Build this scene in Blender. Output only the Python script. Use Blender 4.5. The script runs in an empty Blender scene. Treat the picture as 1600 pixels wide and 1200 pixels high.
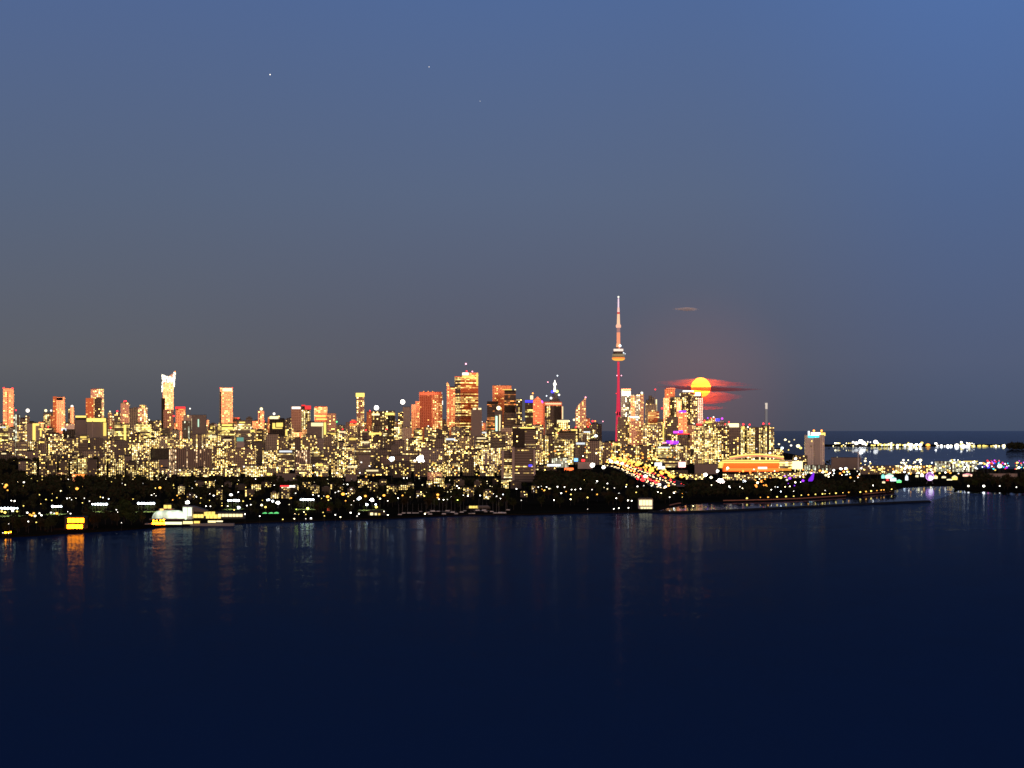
import bpy, math, random
from mathutils import Vector, Matrix
random.seed(11)
C = bpy.context.scene.collection
S = bpy.context.scene

# ------------------------------------------------------------------ camera
H, F, HY = 100.0, 3500.0, 672.0          # eye height (m), focal length (px of a 1600 px frame), horizon row
cam = bpy.data.objects.new('camera', bpy.data.cameras.new('camera'))
C.objects.link(cam); S.camera = cam
cam.location = (0, 0, H); cam.rotation_euler = (math.radians(90), 0, 0)
cam.data.sensor_width = 36; cam.data.lens = 36 * F / 1600
cam.data.shift_y = -(600 - HY) / 1600
cam.data.clip_start = 1; cam.data.clip_end = 600000

# ------------------------------------------------------------------ world: dusk sky, afterglow behind the viewer
W = bpy.data.worlds.new('World'); S.world = W; W.use_nodes = True
nt = W.node_tree; N = nt.nodes; LK = nt.links; N.clear()
def wn(t, **k):
    n = N.new(t)
    for a, v in k.items(): setattr(n, a, v)
    return n
tc = wn('ShaderNodeTexCoord'); sx = wn('ShaderNodeSeparateXYZ'); LK.new(tc.outputs['Generated'], sx.inputs[0])
def wramp(stops):
    r = wn('ShaderNodeValToRGB'); cr = r.color_ramp
    while len(cr.elements) < len(stops): cr.elements.new(0.5)
    for e, (p, c) in zip(cr.elements, stops): e.position = p; e.color = (*c, 1)
    return r
def wmap(sock, a, b, smooth=True):
    m = wn('ShaderNodeMapRange'); m.interpolation_type = 'SMOOTHSTEP' if smooth else 'LINEAR'
    m.inputs['From Min'].default_value = a; m.inputs['From Max'].default_value = b
    LK.new(sock, m.inputs['Value']); return m.outputs['Result']
def wmix(f, a, b, mode='MIX'):
    m = wn('ShaderNodeMix', data_type='RGBA', blend_type=mode)
    if isinstance(f, float): m.inputs[0].default_value = f
    else: LK.new(f, m.inputs[0])
    for s, i in ((a, 6), (b, 7)):
        if isinstance(s, tuple): m.inputs[i].default_value = (*s, 1)
        else: LK.new(s, m.inputs[i])
    return m.outputs[2]
el = wmap(sx.outputs['Z'], 0.0, 0.4, False)      # elevation as 0..1 over sin 0..0.4
rl = wramp([(0, (.068, .073, .090)), (.075, (.106, .113, .131)), (.26, (.092, .126, .205)), (.47, (.078, .130, .280)), (.62, (.045, .085, .20)), (1, (.010, .024, .065))])
rm = wramp([(0, (.076, .074, .096)), (.075, (.095, .099, .131)), (.26, (.094, .131, .222)), (.47, (.077, .137, .305)), (.62, (.045, .088, .21)), (1, (.010, .024, .068))])
rr = wramp([(0, (.062, .083, .138)), (.075, (.080, .106, .182)), (.26, (.076, .128, .270)), (.47, (.077, .154, .372)), (.62, (.045, .095, .24)), (1, (.010, .026, .075))])
for r in (rl, rm, rr): LK.new(el, r.inputs[0])
east = wmix(wmap(sx.outputs['X'], -.2, .02), rl.outputs[0], rm.outputs[0])
east = wmix(wmap(sx.outputs['X'], .07, .21), east, rr.outputs[0])
rw = wramp([(0, (1.15, .37, .14)), (.16, (1.05, .42, .19)), (.45, (.50, .34, .26)), (1, (.16, .17, .24))])
LK.new(el, rw.inputs[0])
sky = wmix(wmap(sx.outputs['Y'], .35, -.45), east, rw.outputs[0])
# warm aureole of thin air round the rising moon
MOON = Vector(((1096 - 800) / F, 1, (HY - 605) / F)).normalized()
dt = wn('ShaderNodeVectorMath', operation='DOT_PRODUCT'); LK.new(tc.outputs['Generated'], dt.inputs[0]); dt.inputs[1].default_value = MOON
aur = wn('ShaderNodeMath', operation='POWER'); LK.new(wmap(dt.outputs['Value'], math.cos(.050), 1.0, False), aur.inputs[0]); aur.inputs[1].default_value = 2.0
sky = wmix(aur.outputs[0], sky, (.045, .012, .006), 'ADD')
nis = wn('ShaderNodeTexSky'); nis.sky_type = 'NISHITA'; nis.sun_disc = False
nis.sun_elevation = math.radians(0.5); nis.sun_rotation = math.radians(180)
mixn = wmix(.004, sky, nis.outputs[0], 'ADD')
bg = wn('ShaderNodeBackground'); LK.new(mixn, bg.inputs['Color']); bg.inputs['Strength'].default_value = 1.0
out = wn('ShaderNodeOutputWorld'); LK.new(bg.outputs[0], out.inputs[0])

# ------------------------------------------------------------------ last glow of the sun, behind the viewer
sun = bpy.data.objects.new('sun', bpy.data.lights.new('sun', 'SUN')); C.objects.link(sun)
sun.data.energy = 0.45; sun.data.color = (1, .60, .40); sun.data.angle = math.radians(6)
sun.rotation_euler = (math.radians(88.5), 0, math.radians(8))

vs = S.view_settings; vs.view_transform = 'Standard'; vs.look = 'None'; vs.exposure = 0; vs.gamma = 1
cy = S.cycles; cy.use_denoising = True; cy.denoiser = 'OPENIMAGEDENOISE'; cy.max_bounces = 4; cy.diffuse_bounces = 1; cy.glossy_bounces = 3
cy.transparent_max_bounces = 8; cy.volume_bounces = 1; cy.sample_clamp_indirect = .6; cy.caustics_reflective = True
cy.pixel_filter_type = 'BLACKMAN_HARRIS'; cy.filter_width = 1.6

# ------------------------------------------------------------------ helpers
def P(px, py, D): return Vector(((px - 800) / F * D, D, H + (HY - py) / F * D))
def GD(py, z=0.0): return (H - z) * F / (py - HY)        # distance at which the ground shows at row py
def mpp(D): return D / F
class MB:
    def __init__(s): s.v, s.f, s.uv, s.m = [], [], [], []
    def face(s, pts, uv=None, m=0):
        b = len(s.v); s.v += [tuple(p) for p in pts]; s.f.append(tuple(range(b, b + len(pts))))
        s.uv += list(uv) if uv else [(-9, -9)] * len(pts); s.m.append(m)
    def prism(s, poly, z0, z1, m=0, top=1, k=1.0, inset=None, v0=None):
        n = len(poly); tp = inset or poly; u = 0.0
        for i in range(n):
            a, b = poly[i], poly[(i + 1) % n]; c, d = tp[(i + 1) % n], tp[i]
            L = math.dist(a, b); b0 = z0 if v0 is None else v0
            s.face([(*a, z0), (*b, z0), (*c, z1), (*d, z1)], [(u / k, (z0 - b0) / k), ((u + L) / k, (z0 - b0) / k), ((u + L) / k, (z1 - b0) / k), (u / k, (z1 - b0) / k)], m)
            u += L + 37.0
        s.face([(*p, z1) for p in tp], None, top); s.face([(*p, z0) for p in reversed(poly)], None, top)
    def box(s, x0, x1, y0, y1, z0, z1, m=0, top=None, k=1.0, v0=None):
        s.prism([(x0, y0), (x1, y0), (x1, y1), (x0, y1)], z0, z1, m, m if top is None else top, k, None, v0)
    def cyl(s, x, y, z0, z1, r0, r1=None, n=10, m=0, k=1.0):
        r1 = r0 if r1 is None else r1
        q = [(math.cos(6.28318 * i / n), math.sin(6.28318 * i / n)) for i in range(n)]
        s.prism([(x + r0 * a, y + r0 * b) for a, b in q], z0, z1, m, m, k, [(x + r1 * a, y + r1 * b) for a, b in q])
    def ball(s, x, y, z, r, m=0, n=8, h=5, sz=1.0):
        for j in range(h):
            t0, t1 = math.pi * j / h - math.pi / 2, math.pi * (j + 1) / h - math.pi / 2
            for i in range(n):
                a, b = 6.28318 * i / n, 6.28318 * (i + 1) / n
                g = lambda t, q: (x + r * math.cos(t) * math.cos(q), y + r * math.cos(t) * math.sin(q), z + sz * r * math.sin(t))
                pts = [g(t0, a), g(t0, b), g(t1, b), g(t1, a)]
                if j == 0: pts = [pts[0], pts[2], pts[3]]
                elif j == h - 1: pts = [pts[0], pts[1], pts[2]]
                s.face(pts, None, m)
    def extrude(s, prof, y0, y1, m=0, k=1.0, top=1):     # outline in x-z pushed along y
        n = len(prof); z0 = min(p[1] for p in prof)
        s.face([(x, y0, z) for x, z in prof], [(x / k + 200, (z - z0) / k) for x, z in prof], m)
        s.face([(x, y1, z) for x, z in reversed(prof)], None, top)
        for i in range(n):
            a, b = prof[i], prof[(i + 1) % n]
            s.face([(b[0], y0, b[1]), (a[0], y0, a[1]), (a[0], y1, a[1]), (b[0], y1, b[1])], None, top)
    def tube(s, a, b, r0, r1, n=5, m=0):
        a, b = Vector(a), Vector(b); d = (b - a).normalized()
        x = d.orthogonal().normalized(); y = d.cross(x)
        ring = lambda p, r: [p + x * (r * math.cos(6.28318 * i / n)) + y * (r * math.sin(6.28318 * i / n)) for i in range(n)]
        A, B = ring(a, r0), ring(b, r1)
        for i in range(n): s.face([A[i], A[(i + 1) % n], B[(i + 1) % n], B[i]], None, m)
    def mesh(s, name, mats):
        me = bpy.data.meshes.new(name); me.from_pydata(s.v, [], s.f)
        for mt in mats: me.materials.append(mt)
        uv = me.uv_layers.new(name='UVMap')
        uv.data.foreach_set('uv', [c for p in s.uv for c in p])
        me.polygons.foreach_set('material_index', s.m)
        me.validate(); me.update(); return me
    def obj(s, name, mats, parent=None, loc=None):
        o = bpy.data.objects.new(name, s.mesh(name, mats if isinstance(mats, (list, tuple)) else [mats]))
        C.objects.link(o)
        if parent: o.parent = parent
        if loc is not None: o.location = loc
        return o
def tag(o, label, cat, group=None):
    o['label'] = label; o['category'] = cat
    if group: o['group'] = group
    return o
def thing(name, label, cat, loc, group=None, rz=0.0):
    o = bpy.data.objects.new(name, None); C.objects.link(o); o.location = loc; o.rotation_euler.z = rz
    o.empty_display_size = 5
    return tag(o, label, cat, group)
def dup(o, loc, rz=0.0, sc=1.0, label=None, group=None):
    r = o.copy(); C.objects.link(r); r.location = loc; r.rotation_euler.z = rz; r.scale = (sc,) * 3 if isinstance(sc, (int, float)) else sc
    if label: r['label'] = label
    if group: r['group'] = group
    for ch in list(o.children):
        c = ch.copy(); C.objects.link(c); c.parent = r
    return r
def kind(o, k): o['kind'] = k; return o

# ------------------------------------------------------------------ materials
def mat(name, col, rough=.7, metal=0.0, spec=.3, noise=0.0, nscale=.05):
    m = bpy.data.materials.new(name); m.use_nodes = True
    b = m.node_tree.nodes['Principled BSDF']
    b.inputs['Base Color'].default_value = (*col, 1); b.inputs['Roughness'].default_value = rough
    b.inputs['Metallic'].default_value = metal; b.inputs['Specular IOR Level'].default_value = spec
    if noise:
        n = m.node_tree.nodes; l = m.node_tree.links
        t = n.new('ShaderNodeTexCoord'); z = n.new('ShaderNodeTexNoise'); z.inputs['Scale'].default_value = nscale; z.inputs['Detail'].default_value = 4
        l.new(t.outputs['Object'], z.inputs['Vector'])
        r = n.new('ShaderNodeValToRGB'); r.color_ramp.elements[0].position = .3; r.color_ramp.elements[1].position = .7
        r.color_ramp.elements[0].color = (*[c * (1 - noise) for c in col], 1); r.color_ramp.elements[1].color = (*[min(1, c * (1 + noise)) for c in col], 1)
        l.new(z.outputs['Fac'], r.inputs[0]); l.new(r.outputs[0], b.inputs['Base Color'])
    return m
_em = {}
COL = dict(white=(1, .93, .80), cool=(.82, .93, 1), yellow=(1, .74, .16), pale=(1, .84, .45), amber=(1, .43, .06), orange=(1, .30, .05),
           red=(1, .03, .035), blue=(.06, .05, 1), cyan=(.03, .75, .9), green=(.15, .9, .25), teal=(.25, .8, .65), violet=(.30, .03, 1),
           magenta=(.85, .08, 1), pink=(1, .35, .45), sodium=(1, .22, .004), lime=(.75, .95, .15), mint=(.6, 1, .75))
def emi(col, st, sample=True):
    key = (col, st, sample)
    if key in _em: return _em[key]
    m = bpy.data.materials.new('lit_' + (col if isinstance(col, str) else 'colour')); m.use_nodes = True
    b = m.node_tree.nodes['Principled BSDF']; c = COL[col] if isinstance(col, str) else col
    b.inputs['Base Color'].default_value = (*[.5 * x for x in c], 1); b.inputs['Emission Color'].default_value = (*c, 1); b.inputs['Emission Strength'].default_value = st
    m.cycles.emission_sampling = 'AUTO' if sample else 'NONE'
    _em[key] = m; return m

def facade(name, wall, frac=.2, mode='apt', a=(1, .62, .13), b=(1, .84, .42), st=3.4, cw=6.8, ch=5.8, metal=0.0, rough=.6, glass=(.085, .075, .07), gm=0.0, tint=None, wx=(.2, .80), wy=(.22, .80)):
    m = bpy.data.materials.new(name); m.use_nodes = True; m.cycles.emission_sampling = 'NONE'
    n = m.node_tree.nodes; l = m.node_tree.links; B = n['Principled BSDF']
    def mth(op, x, y=None):
        k = n.new('ShaderNodeMath'); k.operation = op
        for s, i in ((x, 0), (y, 1)):
            if s is None: continue
            if isinstance(s, (int, float)): k.inputs[i].default_value = s
            else: l.new(s, k.inputs[i])
        return k.outputs[0]
    uv = n.new('ShaderNodeUVMap'); uv.uv_map = 'UVMap'; sp = n.new('ShaderNodeSeparateXYZ'); l.new(uv.outputs[0], sp.inputs[0])
    oi = n.new('ShaderNodeObjectInfo'); seed = mth('MULTIPLY', oi.outputs['Random'], 517.0)
    u = mth('DIVIDE', sp.outputs[0], cw); v = mth('DIVIDE', sp.outputs[1], ch)
    fu, fv = mth('FLOOR', u), mth('FLOOR', v); ru, rv = mth('FRACT', u), mth('FRACT', v)
    def noise(x, y, off):
        cmb = n.new('ShaderNodeCombineXYZ')
        for s, i in ((x, 0), (y, 1), (mth('ADD', seed, off), 2)):
            if s is None: continue
            if isinstance(s, (int, float)): cmb.inputs[i].default_value = s
            else: l.new(s, cmb.inputs[i])
        w = n.new('ShaderNodeTexWhiteNoise'); w.noise_dimensions = '3D'; l.new(cmb.outputs[0], w.inputs['Vector'])
        s3 = n.new('ShaderNodeSeparateColor'); l.new(w.outputs['Color'], s3.inputs[0])
        return w.outputs['Value'], s3.outputs[0], s3.outputs[1], s3.outputs[2]
    c0, c1, c2, c3 = noise(fu, fv, 0.0)
    # occupied homes cluster: a slow variation over the facade
    vn = n.new('ShaderNodeTexNoise'); vn.inputs['Scale'].default_value = .045; vn.inputs['Detail'].default_value = 1
    cmb = n.new('ShaderNodeCombineXYZ'); l.new(sp.outputs[0], cmb.inputs[0]); l.new(sp.outputs[1], cmb.inputs[1]); l.new(seed, cmb.inputs[2]); l.new(cmb.outputs[0], vn.inputs['Vector'])
    fr = mth('MULTIPLY', mth('MULTIPLY', vn.outputs['Fac'], 2.0), mth('MULTIPLY', frac, mth('ADD', .45, mth('MULTIPLY', oi.outputs['Random'], 1.25))))
    r0, *_ = noise(fu, 0.0, 9.0); val = mth('ADD', mth('MULTIPLY', r0, .33), mth('MULTIPLY', c0, .67)); fr = mth('MULTIPLY', fr, 1.35)
    if mode == 'office':
        fr = mth('MULTIPLY', fr, .78); r0, *_ = noise(0.0, fv, 3.0); val = mth('ADD', mth('MULTIPLY', r0, .75), mth('MULTIPLY', c0, .25))
    elif mode == 'strip':
        fr = mth('MULTIPLY', fr, .78); r0, *_ = noise(fu, 0.0, 5.0); val = mth('ADD', mth('MULTIPLY', r0, .7), mth('MULTIPLY', c0, .3))
    lit = mth('LESS_THAN', val, fr)
    inx = mth('MULTIPLY', mth('GREATER_THAN', ru, wx[0]), mth('LESS_THAN', ru, wx[1]))
    iny = mth('MULTIPLY', mth('GREATER_THAN', rv, wy[0]), mth('LESS_THAN', rv, wy[1]))
    win = mth('MULTIPLY', mth('MULTIPLY', inx, iny), mth('GREATER_THAN', sp.outputs[1], 0.0))
    strength = mth('MULTIPLY', mth('MULTIPLY', lit, win), mth('MULTIPLY', mth('ADD', .30, mth('MULTIPLY', mth('MULTIPLY', c2, mth('MULTIPLY', c2, c2)), 2.3)), st))
    mx = n.new('ShaderNodeMix'); mx.data_type = 'RGBA'; l.new(c1, mx.inputs[0]); mx.inputs[6].default_value = (*a, 1); mx.inputs[7].default_value = (*b, 1)
    l.new(mx.outputs[2], B.inputs['Emission Color']); l.new(strength, B.inputs['Emission Strength'])
    mw = n.new('ShaderNodeMix'); mw.data_type = 'RGBA'; l.new(win, mw.inputs[0]); mw.inputs[6].default_value = (*wall, 1); mw.inputs[7].default_value = (*(tint or glass), 1)
    # weathering and tone differences from house to house
    hv = n.new('ShaderNodeHueSaturation'); l.new(mw.outputs[2], hv.inputs['Color']); l.new(mth('ADD', .5, mth('MULTIPLY', mth('FRACT', mth('MULTIPLY', seed, .37)), 1.0)), hv.inputs['Value'])
    l.new(hv.outputs[0], B.inputs['Base Color'])
    l.new(mth('ADD', metal, mth('MULTIPLY', win, gm - metal)), B.inputs['Metallic'])
    l.new(mth('ADD', rough, mth('MULTIPLY', win, .12 - rough)), B.inputs['Roughness'])
    B.inputs['Specular IOR Level'].default_value = .4
    return m
Y1, Y2, OR = (1, .66, .16), (1, .87, .50), (1, .38, .08)
ST = dict(
    apt=facade('brown_apartment_facade', (.34, .25, .20), .27),
    aptg=facade('grey_apartment_facade', (.36, .31, .28), .24),
    dense=facade('busy_yellow_facade', (.33, .27, .21), .31),
    sparse=facade('sparse_facade', (.25, .20, .17), .16),
    dark=facade('dark_facade', (.025, .022, .02), .09, glass=(.02, .02, .02)),
    black=facade('black_facade', (.010, .009, .009), .015, glass=(.01, .01, .01)),
    office=facade('office_band_facade', (.32, .26, .21), .30, 'office', wx=(-1, 2), wy=(.2, .75), st=1.6),
    officebright=facade('bright_office_facade', (.24, .19, .12), .55, 'office', a=(1, .70, .14), b=(1, .80, .28), wx=(-1, 2), wy=(.15, .85), st=1.7),
    strip=facade('striped_apartment_facade', (.36, .25, .19), .36, 'strip', wx=(.25, .75), wy=(-.1, 1.1), st=1.3, a=(1, .6, .28), b=(1, .8, .5)),
    stripy=facade('column_lit_facade', (.30, .24, .19), .36, 'strip', wx=(.2, .8), wy=(.15, .85), st=2.2),
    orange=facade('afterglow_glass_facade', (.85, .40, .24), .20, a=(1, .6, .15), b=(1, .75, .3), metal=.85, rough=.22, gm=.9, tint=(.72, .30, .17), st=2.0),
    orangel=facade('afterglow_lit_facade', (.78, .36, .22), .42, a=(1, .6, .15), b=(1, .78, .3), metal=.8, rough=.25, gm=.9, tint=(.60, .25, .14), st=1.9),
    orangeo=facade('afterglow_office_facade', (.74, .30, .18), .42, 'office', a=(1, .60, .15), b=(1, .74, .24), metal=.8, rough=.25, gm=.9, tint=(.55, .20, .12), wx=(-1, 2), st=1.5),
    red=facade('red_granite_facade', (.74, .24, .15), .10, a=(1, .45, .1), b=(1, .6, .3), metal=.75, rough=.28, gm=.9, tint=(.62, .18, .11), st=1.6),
    pink=facade('rosy_facade', (.52, .33, .27), .24, metal=.4, rough=.35, gm=.6, tint=(.32, .17, .13)),
    blank=facade('blank_grey_wall', (.44, .36, .32), .0, wx=(2, 3)),
    blankd=facade('blank_dark_wall', (.22, .18, .16), .0, wx=(2, 3)),
    pale=facade('pale_lit_facade', (.42, .43, .36), .45, 'strip', a=(.9, 1, .68), b=(1, .95, .7), st=.9, wx=(.2, .8), wy=(-.1, 1.1)),
    teal=facade('teal_glass_facade', (.32, .38, .38), .22, a=(1, .75, .3), b=(.75, .95, .95), metal=.4, rough=.3, gm=.7, tint=(.25, .3, .3)),
    glass=facade('grey_glass_facade', (.28, .25, .24), .17, metal=.5, rough=.3, gm=.8, tint=(.22, .19, .19)),
    hotel=facade('ribbed_hotel_facade', (.80, .71, .62), .24, 'strip', wx=(.3, .7), wy=(.1, .9), st=1.5, glass=(.40, .35, .30)),
    hotelcore=facade('pale_concrete_core', (.80, .70, .62), .0, wx=(2, 3)),
    crown=facade('lit_crown', (.6, .58, .5), .95, 'strip', a=(1, .9, .6), b=(1, .97, .85), st=2.6, wx=(.1, .9), wy=(-.1, 1.1)),
    darkred=facade('dark_red_window_facade', (.05, .03, .025), .38, 'office', a=(1, .22, .05), b=(1, .5, .1), wx=(-1, 2), wy=(.25, .75), st=1.0),
    house=facade('house_wall', (.09, .07, .06), .30, cw=7.0, ch=6, st=2.4),
)
M_ROOF = mat('tar_roof', (.05, .045, .045), .9)
M_ROOFP = mat('pale_roof', (.20, .18, .17), .8)
M_STEEL = mat('grey_steel', (.30, .29, .29), .5, .4)
M_POLE = mat('dark_pole', (.05, .05, .05), .6)
M_CONC = mat('concrete', (.30, .28, .27), .85, noise=.2, nscale=.02)
M_BARK = mat('bark', (.035, .028, .022), .9)
M_LEAF = [mat('dark_leaves', (.035, .042, .020), 1.0, 0.0, 0.0, noise=.35, nscale=.3), mat('brownish_leaves', (.050, .040, .022), 1.0, 0.0, 0.0, noise=.35, nscale=.3), mat('green_leaves', (.040, .055, .018), 1.0, 0.0, 0.0, noise=.35, nscale=.3)]
M_GROUND = mat('dark_ground', (.016, .014, .010), 1.0, 0.0, 0.0, noise=.5, nscale=.004)
M_ASPH = mat('asphalt', (.05, .05, .05), .85, noise=.2, nscale=.05)
M_GRASSY = mat('court_green', (.24, .30, .07), .9, noise=.25, nscale=.1)
M_SCREEN = mat('green_windscreen', (.50, .52, .12), .8, noise=.5, nscale=.3)
M_ROCK = mat('wet_rock', (.010, .010, .010), .8, noise=.5, nscale=.2)
M_WHITE = mat('white_paint', (.78, .77, .74), .5)
M_DKSTEEL = mat('dark_cladding', (.04, .035, .035), .6)

def water_mat(name, rough, amp0, sc, refl=(.045, .065, .105), power=1.9, body=(.016, .050, .155)):
    m = bpy.data.materials.new(name); m.use_nodes = True; n = m.node_tree.nodes; l = m.node_tree.links; n.clear()
    ou = n.new('ShaderNodeOutputMaterial'); mx = n.new('ShaderNodeMixShader'); df = n.new('ShaderNodeBsdfDiffuse'); gl = n.new('ShaderNodeBsdfGlossy')
    df.inputs['Color'].default_value = (*body, 1); gl.inputs['Color'].default_value = (*refl, 1); gl.inputs['Roughness'].default_value = rough
    g = n.new('ShaderNodeNewGeometry'); mp = n.new('ShaderNodeMapping'); l.new(g.outputs['Position'], mp.inputs[0]); mp.inputs['Scale'].default_value = (1, .6, 1)
    nrm = g.outputs['Normal']
    for scl, amp in ((sc, amp0), (sc * .07, amp0 * .4), (sc * .006, amp0 * .15)):     # ripples, waves, gust patches as surface slope
        z = n.new('ShaderNodeTexNoise'); z.inputs['Scale'].default_value = scl; z.inputs['Detail'].default_value = 3; l.new(mp.outputs[0], z.inputs['Vector'])
        sb = n.new('ShaderNodeVectorMath'); sb.operation = 'SUBTRACT'; l.new(z.outputs['Color'], sb.inputs[0]); sb.inputs[1].default_value = (.5, .5, .5)
        ml = n.new('ShaderNodeVectorMath'); ml.operation = 'MULTIPLY'; l.new(sb.outputs[0], ml.inputs[0]); ml.inputs[1].default_value = (amp * .8, amp * 1.2, 0)
        ad = n.new('ShaderNodeVectorMath'); ad.operation = 'ADD'; l.new(nrm, ad.inputs[0]); l.new(ml.outputs[0], ad.inputs[1]); nrm = ad.outputs[0]
    no = n.new('ShaderNodeVectorMath'); no.operation = 'NORMALIZE'; l.new(nrm, no.inputs[0]); l.new(no.outputs[0], gl.inputs['Normal'])
    fr = n.new('ShaderNodeFresnel'); fr.inputs['IOR'].default_value = 1.33
    p8 = n.new('ShaderNodeMath'); p8.operation = 'POWER'; l.new(fr.outputs[0], p8.inputs[0]); p8.inputs[1].default_value = 6.0     # mirror-like only at the most grazing view, far out
    cm = n.new('ShaderNodeMix'); cm.data_type = 'RGBA'; l.new(p8.outputs[0], cm.inputs[0]); cm.inputs[6].default_value = (*refl, 1); cm.inputs[7].default_value = (.42, .48, .58, 1); l.new(cm.outputs[2], gl.inputs['Color'])
    pw = n.new('ShaderNodeMath'); pw.operation = 'POWER'; l.new(fr.outputs[0], pw.inputs[0]); pw.inputs[1].default_value = power      # waves shade one another: steeper fall-off than a flat pool
    l.new(pw.outputs[0], mx.inputs[0]); l.new(df.outputs[0], mx.inputs[1]); l.new(gl.outputs[0], mx.inputs[2]); l.new(mx.outputs[0], ou.inputs[0])
    return m
M_LAKE = water_mat('lake_water', .08, .10, .6)
M_CALM = water_mat('calm_water', .03, .02, .25, (.42, .47, .55), 1.0)

# ------------------------------------------------------------------ setting: lake, land, islands
mb = MB(); R = 250000
mb.face([(-R, -R, 0), (R, -R, 0), (R, R, 0), (-R, R, 0)]); kind(mb.obj('lake', M_LAKE), 'structure')

SHORE = [(-260, 858), (0, 838), (60, 835), (100, 832), (170, 828), (212, 825), (250, 821.5), (400, 815), (520, 811), (600, 809), (640, 807), (700, 804), (735, 803), (830, 803), (900, 800.5), (1000, 799), (1020, 797.5)]
INNER = [(1034, 793), (1060, 787), (1100, 783.5), (1150, 782.5), (1200, 781.5), (1250, 779.5), (1330, 774.5), (1398, 768), (1396, 764), (1412, 760), (1450, 757.5), (1487, 757.5), (1492, 762), (1520, 765), (1600, 768), (1760, 771)]
def g(px, py): D = GD(py, 1.6); return ((px - 800) / F * D, D)
land = [g(*p) for p in SHORE + INNER]
land += [(2600, 5300), (800 * 5300 / F * 1.15, 5600), (500 / F * 5900, 5900), (480 / F * 7600, 7600), (430 / F * 9600, 9600), (430 / F * 9600, 12500), (-4200, 12500), (-2600, 6000), (-1400, 1500)]
mb = MB(); mb.prism(land, -2.0, 1.6, 0, 0); kind(mb.obj('ground', M_GROUND), 'structure')
BW = [(1014, 798.6), (1060, 799.4), (1120, 797.5), (1200, 793.8), (1300, 788.8), (1390, 784.8), (1450, 782.5)]
def strip(pts, halfw):
    a, b = [], []
    for i, p in enumerate(pts):
        q0, q1 = Vector(pts[max(0, i - 1)]), Vector(pts[min(len(pts) - 1, i + 1)])
        d = (q1 - q0).normalized(); nn = Vector((-d.y, d.x)) * halfw
        a.append((p[0] + nn.x, p[1] + nn.y)); b.append((p[0] - nn.x, p[1] - nn.y))
    return a, b
bw = [g(*p) for p in BW]
a, b = strip(bw, 7)
mb = MB()
ta, tb = strip(bw, 2.5)
for i in range(len(bw) - 1):
    rr_ = lambda: random.uniform(1.6, 2.6)
    mb.face([(*b[i], -1), (*b[i + 1], -1), (*tb[i + 1], 2.2), (*tb[i], 2.2)]); mb.face([(*tb[i], 2.2), (*tb[i + 1], 2.2), (*ta[i + 1], 2.2), (*ta[i], 2.2)])
    mb.face([(*ta[i], 2.2), (*ta[i + 1], 2.2), (*a[i + 1], -1), (*a[i], -1)])
tag(mb.obj('breakwater', M_ROCK), 'long low dark rock breakwater in front of the lamp-lined channel', 'breakwater')
# sheltered water behind the breakwater, and the harbour in front of the island airfield
mb = MB(); ch = bw + [g(1478, 774), g(1500, 764.5), g(1492, 756), g(1400, 756)] + [g(1398, 766), g(1330, 772.5), g(1250, 778), g(1150, 781), g(1060, 785), g(1034, 791)]
mb.face([(*p, .02) for p in ch]); kind(mb.obj('channel_water', M_CALM), 'structure')
hb = [(470 / F * 6100, 6100), (1100 / F * 6100, 6100), (1000 / F * 13600, 13600), (470 / F * 13600, 13600)]
mb = MB(); mb.face([(*p, .02) for p in hb]); kind(mb.obj('harbour_water', water_mat('harbour_water', .02, .14, .2, (.45, .5, .6), 1.0)), 'structure')
isl = [(470 / F * 13480, 13480), (790 / F * 13480, 13480), (800 / F * 12300, 12300), (1200 / F * 12300, 12300), (1250 / F * 15500, 15500), (460 / F * 15500, 15500)]
mb = MB(); mb.prism(isl, -2, 1.5, 0, 0); kind(mb.obj('island_ground', M_GROUND), 'structure')

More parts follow.
